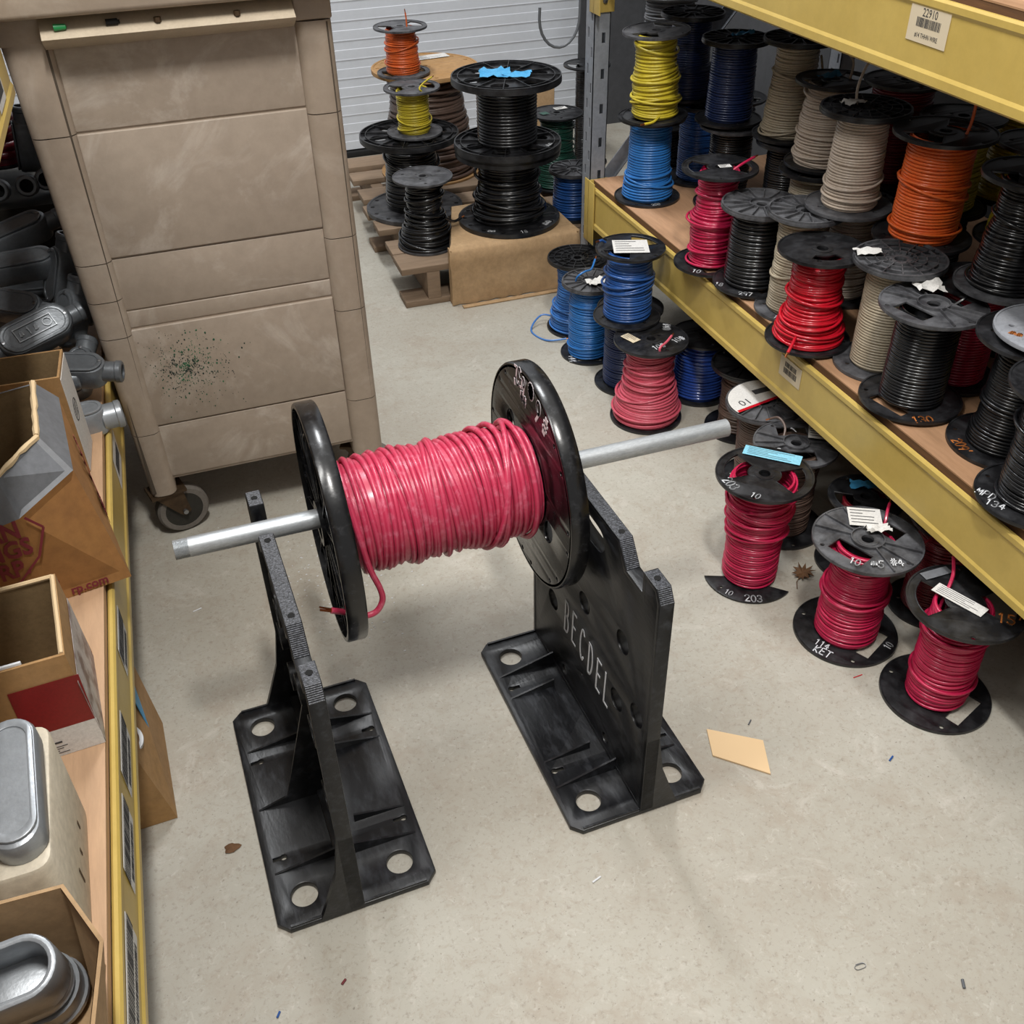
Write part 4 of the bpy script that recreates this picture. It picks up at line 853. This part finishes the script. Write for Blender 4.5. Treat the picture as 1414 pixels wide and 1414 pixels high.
# ------------------------------------------------------------------ left-hand rack (turned a little)
LA = math.radians(-1.55)     # front line runs from (-.237,.72) to (-.205,1.90)
LM = Matrix.Translation((-.2365, .72, 0)) @ Euler((0, 0, LA)).to_matrix().to_4x4()
LMir = LM @ Matrix.Diagonal((-1, 1, 1, 1))     # local +x runs back from the aisle
def lrack():
    pr = [('22', 0, 0, .02, .8)]
    st = lambda y, w: (y, .382, w*.78, .06, [('|', 0, .008, .03, w*.8), ('|', 0, -.02, .012, w*.6)])
    for lab, z0, z1, ss in (('long yellow lower shelf beam below the cardboard boxes', .308, .44, [st(.74-.72, .19), st(.938-.72, .155), st(1.097-.72, .15), st(1.342-.72, .14), (1.9-.72, .38, .12, .07, [('|', 0, 0, .03, .09)])]),
                            ('yellow upper shelf beam beside the top of the beige cart', 1.066, 1.198, [(1.86-.72, 1.12, .1, .055, [('|', 0, 0, .03, .08)])])):
        o = thing('shelf_beam', lab, 'beam', group='shelf beams')
        P = [(0, z0+.004), (.004, z0), (.05, z0), (.05, z1-.03), (.011, z1-.03), (.011, z1-.003), (.008, z1), (.003, z1), (0, z1-.004), (0, z1-.014), (.003, z1-.02), (.003, z0+.024), (0, z0+.018)]
        b = MB(); b.prism(P, -2.6 if z0 < 1 else -1.305, 1.3, LMir @ AX((1, 0, 0), (0, 0, 1), (0, -1, 0))); b.build('rail', 'yel', o, angle=25)
        for (yy, zz, w, h_, lines) in ss:
            A = LMir @ AX((0, -1, 0), (0, 0, 1), (-1, 0, 0), (.0022, yy, zz))
            s = MB(); s.box(-w/2, -h_/2, 0, w/2, h_/2, .0006, A); stt = s.build('sticker', 'paper', o, smooth=False)
            for (txt, dx, dz, sz, sxx) in lines:
                q = MB(); r_ = random.Random(int(yy*100)); xx = -.5*sxx
                while xx < .5*sxx:
                    ww = r_.choice((.001, .002, .003)); q.box(dx+xx, dz-sz/2, .0006, dx+xx+ww, dz+sz/2, .0009, A); xx += ww+r_.choice((.001, .002))
                q.build('barcode', 'ink', stt, smooth=False)
    for lab, z, y1 in (('pale plywood shelf board under the cardboard boxes', .4555, 2.6), ('plywood shelf board over the dark fittings', 1.2125, 1.305)):
        o = thing('shelf_board', lab, 'shelf board', group='shelf boards')
        b = MB(); xf = .0125 if z < 1 else .08; y1 = 2.6; b.box(xf, -1.3, z-.003, .85, y1, z, LMir); b.build('top_veneer', 'plyl', o, smooth=False)
        b = MB(); b.box(xf+.0005, -1.2995, z-.022, .8495, y1-.0005, z-.0031, LMir); b.build('core', 'plyl', o, smooth=False)
lrack()

# ------------------------------------------------------------------ cartons
def carton(name, label, loc, rz, rings, mats, mi='cardin', t=.004, group=None):
    """an open carton built from rings of corners, bottom to top; one part per band of wall"""
    o = thing(name, label, 'box', loc, (0, 0, rz), group)
    R = [[Vector(p) for p in r] for r in rings]; n = len(R[0])
    def inset(r, d):
        out = []
        for k in range(n):
            a = (r[k]-r[k-1]).xy.normalized(); c = (r[(k+1) % n]-r[k]).xy.normalized()
            na = Vector((-a.y, a.x)); nc = Vector((-c.y, c.x)); m_ = (na+nc); m_ = m_/max(.4, m_.dot(na))
            out.append(Vector((r[k].x+m_.x*d, r[k].y+m_.y*d, r[k].z)))
        return out
    I = [inset(r, t) for r in R]
    for b in range(len(R)-1):
        q = MB(); v = [tuple(p) for p in R[b]+R[b+1]+I[b]+I[b+1]]; f = []
        for k in range(n):
            l = (k+1) % n
            f += [(k, l, n+l, n+k), (2*n+l, 2*n+k, 3*n+k, 3*n+l), (n+k, n+l, 3*n+l, 3*n+k)]
        if b == 0:
            f += [tuple(range(n))[::-1]]; q.add([tuple(p+Vector((0, 0, t))) for p in I[0]], [tuple(range(n))])
        q.add(v, f); q.build(('carton_body', 'taped_rim', 'rim')[b], mats[b], o, smooth=False)
    q = MB(); J = [inset(r, t+.0007) for r in R]
    for b in range(len(R)-1):
        v = [tuple(p) for p in J[b]+J[b+1]]; q.add(v, [((k+1) % n, k, n+k, n+(k+1) % n) for k in range(n)])
    q.add([tuple(p+Vector((0, 0, t+.0006))) for p in J[0]], [tuple(range(n))]); q.build('carton_inside', mi, o, smooth=False)
    return o
def rect_rings(w, d, h, tx=0, ty=0): return [[(-w, 0, 0), (0, 0, 0), (0, d, 0), (-w, d, 0)], [(-w+tx, ty, h), (-tx, ty, h), (-tx, d-ty, h), (-w+tx, d-ty, h)]]
# shipping box with the grey-taped folded rim
def ship_box():
    o = carton('cardboard_box', 'large brown box with grey taped rim and maroon print, on the shelf', (-.186, 1.408, .456), math.radians(11),
        [[(-.34, 0, 0), (-.13, 0, 0), (0, 0, 0), (0, .27, 0), (-.34, .27, 0)],
         [(-.34, -.004, .15), (-.125, -.006, .176), (-.03, .045, .199), (-.006, .255, .215), (-.335, .265, .2)],
         [(-.32, .02, .205), (-.135, .014, .24), (-.06, .09, .247), (-.035, .252, .254), (-.315, .25, .25)]], ['cardr', 'gtape'])
    t = MB(); r_ = random.Random(2)
    E_ = [(-.32, .02, .206), (-.135, .014, .241), (-.06, .09, .248), (-.035, .252, .255)]
    for a, c in zip(E_, E_[1:]):
        a = Vector(a); c = Vector(c); t.tube([a.lerp(c, k/9)+Vector((-.002, .001, r_.uniform(-.002, .002))) for k in range(10)], [.0028+r_.uniform(0, .0028) for _ in range(10)], 6)
    t.build('torn_edge', 'torn', o)
    A = AX((1, 0, 0), (0, 0, 1), (0, -1, 0), (0, -.0052, 0)); A2 = AX((1, 0, 0), (0, 0, 1), (0, -1, 0), (0, -.0008, 0)) @ Matrix.Rotation(.02, 4, 'X')
    for txt, x, z, s_ in (('AN', -.13, .158, .044), ('NGS', -.122, .124, .044), ('RP.', -.136, .088, .042), ('ICO', -.104, .04, .022)):
        text_mesh(txt, s_, A2 @ T(x, z, .003), .0002, .78, 'RIGHT', s_*.03).build('print', 'redink', o, smooth=False)
    A3 = AX((1, .25, 0), (0, .0, 1), (0, -1, 0), (0, -.001, 0))
    text_mesh('rp.com', .024, A2 @ T(-.035, .013, .0012), .0002, .85, 'RIGHT', .0007).build('print', 'redink', o, smooth=False)
    hx = MB(); pts = [(-.118, .176), (-.098, .15), (-.118, .1), (-.165, .055), (-.30, .055)]
    for a, b_ in zip(pts, pts[1:]):
        a = Vector((*a, 0)); b_ = Vector((*b_, 0)); dv = (b_-a).normalized(); nv = Vector((-dv.y, dv.x, 0))*.002
        hx.add([tuple(a+nv), tuple(a-nv), tuple(b_-nv), tuple(b_+nv)], [(0, 1, 2, 3)], A2 @ T(0, 0, .003))
    hx.build('print', 'redink', o, smooth=False)
    S = Matrix.Rotation(-.055, 4, 'Y') @ AX((0, 1, 0), (0, 0, 1), (1, 0, 0), (.003, 0, 0))
    for txt, y, z, sz in (('ASS~', .16, .15, .06), ('~~ST', .11, .1, .05), ('~~', .13, .05, .04)): strokes(txt, sz, .0045, S @ T(y, z, 0, rz=.1), xs=.42).build('handwriting', 'redink', o, smooth=False)
    # grey fittings just visible inside
    return o
ship_box()
c2 = carton('cardboard_box', 'brown box with a white printed side, behind the grey taped box', (-.243, 1.75, .456), math.radians(-3), rect_rings(.3, .11, .205), ['card'])
q = MB(); q.box(.0002, .002, .002, .0012, .108, .198); q.build('white_side', 'paper', c2, smooth=False)
q = MB(); q.lathe([(.02, 0), (.022, 0), (.022, .0005), (.02, .0005)], 24, AX((0, 1, 0), (0, 0, 1), (1, 0, 0), (.0012, .05, .11)), closed=True)
for k in range(5): q.box(.0012, .036, .098+k*.006, .0016, .064, .1+k*.006)
q.build('print', 'ink', c2, smooth=False)
def red_box():
    w, d, h = .3, .19, .166
    o = carton('cardboard_box', 'open brown box with red and white printed panels, in the middle of the shelf', (-.239, 1.058, .456), math.radians(4), rect_rings(w, d, h, .008, .008), ['card'])
    A = Matrix.Rotation(-.043, 4, 'X') @ AX((1, 0, 0), (0, 0, 1), (0, -1, 0), (0, -.0006, 0))
    MB().box(-.088, .048, 0, -.001, .13, .0005, A).build('red_panel', 'redprint', o, smooth=False)
    wp = MB().box(-.1, .0, 0, 0, .048, .0005, A).build('white_panel', 'paper', o, smooth=False)
    q = MB(); q.box(-.092, .022, .0005, -.075, .028, .0009, A); q.box(-.073, .0235, .0005, -.05, .0265, .0009, A)
    for k in range(4): q.box(-.092, .017-.0038*k, .0005, -.045-.006*(k % 3), .018-.0038*k, .0009, A)
    q.build('print', 'ink', wp, smooth=False)
    S = Matrix.Rotation(-.0, 4, 'Y') @ AX((0, 1, 0), (0, 0, 1), (1, 0, 0), (.0006, 0, 0))
    MB().box(0, .0, 0, d-.01, .12, .0005, Matrix.Rotation(-.043, 4, 'Y') @ S).build('photo_panel', 'photo', o, smooth=False)
    t = MB(); r_ = random.Random(4)
    P = [(-.012, .012+(d-.024)*k/10, h+r_.uniform(-.001, .001)) for k in range(11)]; t.tube(P, .0035, 6)
    P = [(-.012-(w-.02)*k/10, d-.012, h+r_.uniform(-.001, .001)) for k in range(11)]; t.tube(P, .0035, 6); t.build('torn_edge', 'torn', o)
    s = MB(); s.box(-w+.01, .012, h-.03, -.06, .016, h+.004, bev=.001); s.build('plastic_liner', 'pwhite', o)
    return o
red_box()

def fitting(label, loc, rot, L=.13, W=.05, D=.045, m='dalu', hubs=((1, 0),), cover=True, group='loose conduit fittings', rh=.021):
    """conduit body: long rounded shell, raised cover, threaded hubs"""
    o = thing('conduit_fitting', label, 'fitting', loc, rot, group)
    b = MB(); b.mesh(plate(stadium(L, W, 12), [], D, .008), T(z=-D)); 
    if cover: b.build('shell', m, o)
    else:
        b = MB(); b.mesh(plate(stadium(L, W, 14), [stadium(L-.018, W-.018, 14)], D*.75, .004), T(z=-D*.75)); b.mesh(plate(stadium(L, W, 14), [], D*.35, .008), T(z=-D)); b.build('shell', m, o)
    if cover:
        c = MB().mesh(plate(stadium(L*.92, W*.9, 12), [stadium(L*.8, W*.66, 12)], .004, .001), T(z=0)).mesh(plate(stadium(L*.8, W*.66, 12), [], .002), T(z=0)).build('cover', m, o)
        for s in (-1, 1) if m != 'alu' else (): MB().lathe([(0, 0), (.004, 0), (.0035, .002), (0, .0025)], 12, T(s*L*.43, 0, .0035)).build('screw', 'steel', c)
    for (dx, dz) in hubs:
        A = AX((0, 1, 0), (0, 0, 1), (1, 0, 0), (L/2-.01, 0, -D/2)) if dx > 0 else AX((0, -1, 0), (0, 0, 1), (-1, 0, 0), (-L/2+.01, 0, -D/2)) if dx < 0 else T(L/2-W/2, 0, -D, rx=PI)
        hub = MB().lathe([(rh*.72, .002), (rh*.72, .04), (rh*.95, .04), (rh*1.08, .037), (rh*1.08, .028), (rh, .026), (rh, 0)], 28, A, closed=True).build('threaded_hub', m, o)
        MB().lathe([(0, .006), (rh*.74, .006)], 20, A).build('bore', 'hole', hub)
    return o
FT = [('dark conduit fitting lying at the back with its round port facing out', (-.36, 2.47, .68), (.2, -.2, .25), .2, .06, .055, 'dalu', ((1, 0),)),
      ('dark conduit fitting with an oval cover, its threaded port against the cart', (-.35, 2.34, .66), (.25, .0, .1), .2, .06, .05, 'dalu', ((1, 0),)),
      ('dark elbow fitting half hidden at the picture edge above the marked fitting', (-.36, 2.22, .62), (.5, .1, -.5), .15, .06, .05, 'dalu', ((1, 0),)),
      ('dark fitting with a raised rectangular marking plate in the middle of the pile', (-.31, 2.125, .59), (.75, -.15, .42), .16, .075, .06, 'dalu', ((1, 0), (-1, 0))),
      ('dark fitting with a rounded open rim below the marked fitting', (-.262, 2.01, .56), (.25, .1, -.2), .16, .06, .05, 'dalu', ((1, 0),)),
      ('long dark fitting under the rim of the brown box', (-.36, 1.98, .55), (.2, .0, .1), .18, .06, .05, 'dalu', ((1, 0),)),
      ('dark fitting standing close to the cart with its neck up', (-.27, 2.32, .62), (.1, -1.2, .3), .13, .06, .05, 'dalu', ((1, 0),)),
      ('dark fitting lower against the cart, neck turned up', (-.262, 2.2, .57), (.1, -1.1, .5), .13, .06, .05, 'dalu', ((1, 0),)),
      ('dark fitting wedged at the bottom of the pile near the cart', (-.25, 2.07, .51), (.1, -.5, 1.2), .12, .05, .05, 'dalu', ((1, 0),)),
      ('dark fitting deep below the pile, only a corner showing', (-.36, 2.12, .50), (.0, .0, .4), .18, .07, .05, 'dalu', ((1, 0),)),
      ('dark fitting under the pile toward the back wall', (-.34, 2.36, .54), (.0, .1, -.1), .2, .07, .06, 'dalu', ((1, 0),)),
      ('dark fitting under the pile at the very back', (-.36, 2.5, .53), (.0, .1, .1), .2, .07, .06, 'dalu', ((1, 0),)),
      ('upright grey fitting behind the pile next to a dark red roll', (-.315, 2.82, .76), (.0, -1.45, .1), .13, .055, .05, 'dalu', ((1, 0),))]
for lab, loc, rot, L, W, D, m, hb in FT: fitting(lab, loc, rot, L, W, D, m, hb)
mk = MB().mesh(plate([(-.042, -.015), (.042, -.015), (.042, .015), (-.042, .015)], [[(-.04, -.013), (.04, -.013), (.04, .013), (-.04, .013)]], .0012)).lathe([(.008, 0), (.0095, 0), (.0095, .0012), (.008, .0012)], 20, T(.028, 0), closed=True)
s_ = strokes('~ 1 ~', .016, .002, T(-.012, 0, .0), lift=.0012); mk.add(s_.v, s_.f)
for o_ in bpy.data.objects:
    if o_.get('label', '').startswith('dark fitting with a raised'): mk.build('marking_plate', 'alu', o_, loc=(0, 0, .0042), smooth=False)
fitting('grey tapered fitting lying behind the white sided box, by the cart corner', (-.262, 1.915, .497), (0, .0, .12), .12, .06, .055, 'alu', ((1, 0),), rh=.026)
for i, (x, y) in enumerate(((-.37, 2.72), (-.305, 2.73), (-.262, 2.76))):
    t = thing('conduit_fitting', ('grey bushing with a dark bore, outermost of three under the upright fitting', 'grey bushing with a dark bore, middle of three under the upright fitting', 'grey bushing with a dark bore, nearest the cart of three under the upright fitting')[i], 'fitting', (x, y, .69), (1.3, 0, 0), 'bushings at the back')
    MB().lathe([(.016, 0), (.016, .05), (.022, .05), (.026, .046), (.026, 0)], 28, closed=True).build('sleeve', 'dalu', t); MB().lathe([(0, .03), (.0165, .03)], 20).build('bore', 'hole', t)
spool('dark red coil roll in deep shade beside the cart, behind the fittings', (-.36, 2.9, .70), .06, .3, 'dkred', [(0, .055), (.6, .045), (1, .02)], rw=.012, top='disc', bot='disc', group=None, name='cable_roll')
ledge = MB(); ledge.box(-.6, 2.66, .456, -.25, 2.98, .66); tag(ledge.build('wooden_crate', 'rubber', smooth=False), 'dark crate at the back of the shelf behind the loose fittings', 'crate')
# cream carton with a grey cover plate on it
def cream_box():
    o = thing('cream_carton', 'cream coloured carton with rounded corners and a dented side, on the shelf', 'box', (-.262, .745, .456), (0, 0, math.radians(1)))
    out = [(-.22, 0), (0, 0), (0, .21), (-.22, .21)]; rd = []
    for k in range(4):
        p0, p1, p2 = Vector(out[k-1]), Vector(out[k]), Vector(out[(k+1) % 4])
        for q in range(6):
            u = q/5; A = p1+(p0-p1).normalized()*.022; B = p1+(p2-p1).normalized()*.022; rd.append(tuple(A*(1-u)**2+p1*2*u*(1-u)+B*u*u))
    MB().mesh(plate(rd, [], .165, .006)).build('carton_body', 'cream', o)
    k = MB()
    for i in range(3): y = .07+.035*i; k.box(.0002, y, .03+.006*(i % 3), .0008, y+.004, .055-.008*(i % 2))
    k.build('print', 'rust', o, smooth=False)
    return o
cream_box()
fitting('smooth grey oval fitting lying on the cream carton, its flat cover turned up', (-.292, .838, .664), (0, -.12, PI/2+.03), .172, .054, .04, 'alu', (), group=None)
small('machine_screw', 'small silver screw on the cream carton, beside the grey oval fitting', MB().lathe([(0, 0), (.004, 0), (.0035, .003), (.002, .0035), (.002, .012), (0, .012)], 12, T(-.335, .915, .6255)), 'steel', 'screw')
# nearest carton with a big open fitting
nb = carton('cardboard_box', 'ragged open brown box nearest the camera, holding a big grey fitting', (-.25, .52, .456), 0,
    [[(-.3, 0, 0), (0, 0, 0), (-.005, .13, 0), (0, .2, 0), (-.3, .2, 0)], [(-.3, 0, .15), (.018, .02, .146), (.033, .13, .15), (.0, .196, .168), (-.3, .2, .176)]], ['cardpale'], mi='cardpale')
fitting('big grey open conduit body lying in the nearest ragged box', (-.338, .648, .60), (.3, 0, .1), .15, .066, .085, 'alu', ((0, -1),), cover=False, group=None, rh=.036)
small('blue_crayon', 'short blue stub in the nearest ragged box beside the grey fitting', MB().tube([(-.262, .565, .4665), (-.257, .59, .4665)], .005, 8), 'dblue', 'stub')
# floor carton poking out below the left beam
def floor_box():
    o = carton('cardboard_box', 'brown box on the floor sticking out below the yellow beam, with black tape', (-.221, 1.267, .001), math.radians(2),
        [[(-.3, 0, 0), (0, 0, 0), (0, .24, 0), (-.3, .24, 0)], [(-.3, .0, .225), (-.035, .004, .2), (-.02, .235, .235), (-.3, .24, .235)]], ['card'])
    A = Matrix.Rotation(-.0, 4, 'X') @ AX((1, 0, 0), (0, 0, 1), (0, -1, 0), (0, .0016, 0))
    MB().box(-.075, .148, -.0, -.035, .163, .0026, A @ T(rz=.0)).build('black_tape', 'seal', o, smooth=False)
    S = AX((0, 1, 0), (0, 0, 1), (1, 0, 0), (.0006, 0, 0))
    MB().box(.12, .12, 0, .19, .225, .0012, Matrix.Rotation(-.1, 4, 'Y') @ S).build('blue_tape', 'bluetape', o, smooth=False)
    return o
floor_box()
def coup(label, loc, rot, m, r=.03):
    t = thing('pipe_coupling', label, 'coupling', loc, rot, 'plastic couplings in the floor box')
    MB().lathe([(r*.78, 0), (r*.78, .06), (r, .06), (r*1.04, .055), (r*1.04, .045), (r, .043), (r, 0)], 32, closed=True).build('sleeve', m, t); MB().lathe([(0, .02), (r*.8, .02)], 24).build('bore', 'hole', t)
coup('white plastic coupling in the floor box, mouth toward the aisle', (-.285, 1.34, .12), (.3, .3, 0), 'pwhite'); coup('white plastic coupling deeper in the floor box, beside the blue tape', (-.283, 1.42, .12), (.2, .2, 0), 'pwhite')
coup('dark blue plastic coupling at the far end of the floor box', (-.28, 1.473, .12), (.0, .2, 0), 'navy', .022)

# ------------------------------------------------------------------ pallet and carton by the door
def pallet():
    o = thing('wooden_pallet', 'weathered wooden pallet on the floor in front of the white door', 'pallet', (.70, 3.11, 0), (0, 0, math.radians(-1.2)), None)
    for y, w_ in ((0, .13), (.138, .12), (.36, .1), (.52, .1), (.68, .12), (.9, .1), (1.06, .12)): MB().box(rng.uniform(-.012, .012), y, .118, .8, y+w_, .14, bev=.002).build('deck_board', 'pallet', o)
    for x in (.08, .4, .745): MB().box(x, .0, .022, x+.045, 1.17, .1178, bev=.002).build('stringer', 'pallet', o)
    for y in (0, .5, 1.06): MB().box(0, y, 0, .8, y+.1, .0218, bev=.002).build('bottom_board', 'pallet', o)
    return o
pallet()
def flat_carton():
    o = thing('cardboard_carton', 'flat crushed cardboard carton at the pallet front, under the big black reels', 'box', (.852, 3.062, 0), (0, 0, math.radians(0)))
    b = MB(); r_ = random.Random(11); nx = 18
    v = []
    for i in range(nx+1):
        u = i/nx; x = u*.465; yb = .38
        prof = [(-.006+.014*r_.random(), .003), (-.002+.01*r_.random(), .04), (-.006+.012*r_.random(), .085+.012*r_.random()), (.0+.008*r_.random(), .115), (-.004+.008*r_.random(), .15), (.002, .19), (.012, .1995), (.06, .2005), (yb, .2005), (yb+.01, .19), (yb+.01, .1425)]
        for y, z in prof:
            k = max(0, y)/yb; v.append((x*(1-.26*k)+.12*k+r_.uniform(-1, 1)*(.0 if 0 < i < nx else .004), y, z))
    K = 11; f = [(i*K+k, (i+1)*K+k, (i+1)*K+k+1, i*K+k+1) for i in range(nx) for k in range(K-1)]
    f += [(5, 6, 7, 8, 9, 10), tuple(nx*K+k for k in (10, 9, 8, 7, 6, 5))]
    # short side panels hanging down the ends in front of the pallet
    b.add(v, f); b.build('carton_body', 'cardpale', o, angle=50)
    fl_ = MB(); fl_.box(.03, -.028, .001, .44, -.008, .005); fl_.build('bottom_flap', 'cardpale', o, smooth=False)
    MB().box(.002, .004, .003, .006, .036, .1985).build('end_panel', 'cardpale', o, smooth=False)
    MB().box(.455, .004, .003, .459, .036, .1985).build('end_panel', 'cardpale', o, smooth=False)
    return o
flat_carton()
small('cardboard_block', 'small brown cardboard block behind the green spool by the door', MB().box(1.60, 4.32, 0, 1.72, 4.5, .36, bev=.004), 'cardpale', 'box')
P = [(1.265+.0*k, 3.0, 1.25-.0*k) for k in range(2)]
hk = []
for k in range(13):
    a = PI*k/12; hk.append((1.242-.062+.062*math.cos(-a), 2.93, .905+.062*math.sin(-a)*1.3))
small('cable_loop', 'grey cable hook curling out from the post in front of the white door', MB().tube([(1.246, 2.93, 1.3), (1.245, 2.93, 1.05)]+hk+[(1.1195, 2.93, .935)], .0042, 8), 'cable', 'cable')

# ------------------------------------------------------------------ litter on the floor
small('wood_scrap', 'thin tan wood offcut lying on the floor beside the lettered stand', MB().prism([(.752, 1.052), (.772, 1.113), (.86, 1.05), (.832, .976)], .0005, .004), 'scrap', 'offcut', smooth=False)
def leaf():
    b = MB(); r_ = random.Random(8); P = []
    for k in range(22):
        a = 2*PI*k/22; r = .034*(1.0 if k % 2 else .52)*(1+.25*math.cos(a)); P.append((r*math.cos(a), r*math.sin(a)*.75, .004+.012*abs(math.sin(a))*r_.uniform(.3, 1)+.002*r_.random()))
    b.add([(0, 0, .009)]+P, [(0, 1+k, 1+(k+1) % 22) for k in range(22)], T(1.195, 1.441, 0, rz=.6))
    b.add([(p[0], p[1], p[2]-.0008) for p in [(0, 0, .009)]+P], [(0, 1+(k+1) % 22, 1+k) for k in range(22)], T(1.195, 1.441, 0, rz=.6))
    b.tube([(.0, 0, .009), (-.03, .0, .004), (-.05, -.01, .002)], .0009, 5, mt=T(1.195, 1.441, 0, rz=.6))
    return small('dry_leaf', 'dry brown oak leaf on the floor between two crimson spools', b, 'leaf', 'leaf')
leaf()
for nm, lab, x, y, a, L, r, m in (('wire_scrap', 'tiny blue wire scrap on the floor near the wood offcut', 1.064, .929, .5, .014, .0018, 'dblue'),
        ('wire_scrap', 'tiny white scrap on the floor below the lettered stand', .441, .888, .3, .018, .0016, 'pwhite'),
        ('wire_scrap', 'short dark grey stub on the floor at the picture bottom', .901, .525, 1.1, .014, .0024, 'cable'),
        ('wire_scrap', 'tiny reddish chip on the floor below the plain stand', -.002, .861, .7, .01, .002, 'dkred'),
        ('wire_scrap', 'tiny blue stub on the floor by the near yellow beam', -.107, .845, 1.0, .01, .0018, 'dblue'),
        ('wire_scrap', 'small pink wire scrap on the floor beside the lettered stand upright', .80, 1.47, -.8, .016, .0018, 'pink'),
        ('wire_scrap', 'thin white sliver on the floor by the caster of the cart', -.13, 1.82, .3, .02, .0014, 'pwhite'),
        ('wire_scrap', 'small dark sliver on the floor behind the wood offcut', .86, 1.1, .7, .014, .0014, 'cable'),
        ('wire_scrap', 'red wire thread on the floor in front of the nearest crimson spool', 1.13, 1.13, .05, .022, .001, 'red')):
    d = Vector((math.cos(a), math.sin(a), 0))*L/2; small(nm, lab, MB().tube([(x-d.x, y-d.y, r), (x+d.x, y+d.y, r)], r, 7), m, 'scrap', 'scraps on the floor')
lf = MB(); lf.add([(-.137+.014*(1+.3*math.cos(3*q))*math.cos(q), 1.168+.01*math.sin(q), .002+.001*math.sin(5*q)) for q in [2*PI*k/14 for k in range(14)]]+[(-.137, 1.168, .004)], [(k, (k+1) % 14, 14) for k in range(14)])
small('leaf_fragment', 'small crumpled dark leaf bit on the floor beside the plain stand', lf, 'leaf', 'leaf')
fk = MB(); r_ = random.Random(21)
for k in range(160):
    x = r_.gauss(.17, .09); y = r_.gauss(1.83, .13)
    if y > 2.2 or x < -.1: continue
    r = r_.uniform(.0007, .0022); fk.box(x-r, y-r*.6, .0002, x+r, y+r*.6, .0012, None)
fo = fk.build('dust_flecks', 'pwhite', smooth=False); tag(fo, 'pale flecks scattered on the floor between the cart and the pink reel', 'dust'); fo['kind'] = 'stuff'
pc = []
for k in range(40):
    u = k/39*2.6*PI; r = .003+.0007*u/PI; pc.append((.769+.0095*math.copysign(abs(math.cos(u))**.5, math.cos(u)), .604+r*math.sin(u), .0012))
small('paper_clip', 'thin steel paper clip on the bare floor at the picture bottom', MB().tube(pc, .0006, 5), 'steel', 'clip')

# ------------------------------------------------------------------ light
def area(name, loc, target, sx, sy, power, col=(1, 1, 1)):
    l = bpy.data.lights.new(name, 'AREA'); l.shape = 'RECTANGLE'; l.size = sx; l.size_y = sy; l.energy = power; l.color = col
    o = bpy.data.objects.new(name, l); COL.objects.link(o); o.location = loc
    d = Vector(target)-Vector(loc); o.rotation_euler = d.to_track_quat('-Z', 'Y').to_euler(); return o
area('ceiling_light', (.28, .25, 3.7), (.3, .9, 0), .2, .5, 84, (1, .975, .935))
area('ceiling_light', (-.95, .9, 3.2), (.6, 1.4, .4), .25, 1.2, 46, (1, .985, .955))
area('ceiling_light', (.5, 3.2, 3.9), (.5, 3.6, 0),   .3, 1.2, 80, (.96, .98, 1))
area('overhead_fill', (.3, 1.4, 4.3), (.3, 1.4, 0), 4.2, 6.0, 60, (1, .985, .955))  # added unseen soft fill, standing in for many ceiling lights
wd = bpy.data.worlds.new('World'); SC.world = wd; wd.use_nodes = True
wd.node_tree.nodes['Background'].inputs[0].default_value = (1, .98, .95, 1); wd.node_tree.nodes['Background'].inputs[1].default_value = .5

# ------------------------------------------------------------------ camera
cam = bpy.data.cameras.new('Camera'); co = bpy.data.objects.new('Camera', cam); COL.objects.link(co)
F = 1398.; vv = np.array([41., 1818., F]); vv /= np.linalg.norm(vv); u_ = np.array([81-707., -348-707., F])
up = -vv; Yc = u_-(u_@vv)*vv; Yc /= np.linalg.norm(Yc); Xc = np.cross(Yc, up); Xc /= np.linalg.norm(Xc); Rm = np.stack([Xc, Yc, up])
mw = Matrix.Identity(4)
for c_, ax in ((0, Rm@np.array([1, 0, 0])), (1, Rm@np.array([0, -1, 0])), (2, Rm@np.array([0, 0, -1]))):
    for r in range(3): mw[r][c_] = float(ax[r])
mw.translation = (0, 0, 1.55); co.matrix_world = mw
cam.sensor_width = 36; cam.lens = 36*F/1414; cam.clip_start = .02
SC.camera = co
SC.view_settings.view_transform = 'Standard'; SC.view_settings.look = 'None'; SC.view_settings.exposure = -0.1; SC.view_settings.gamma = 1; SC.view_settings.use_curve_mapping = False
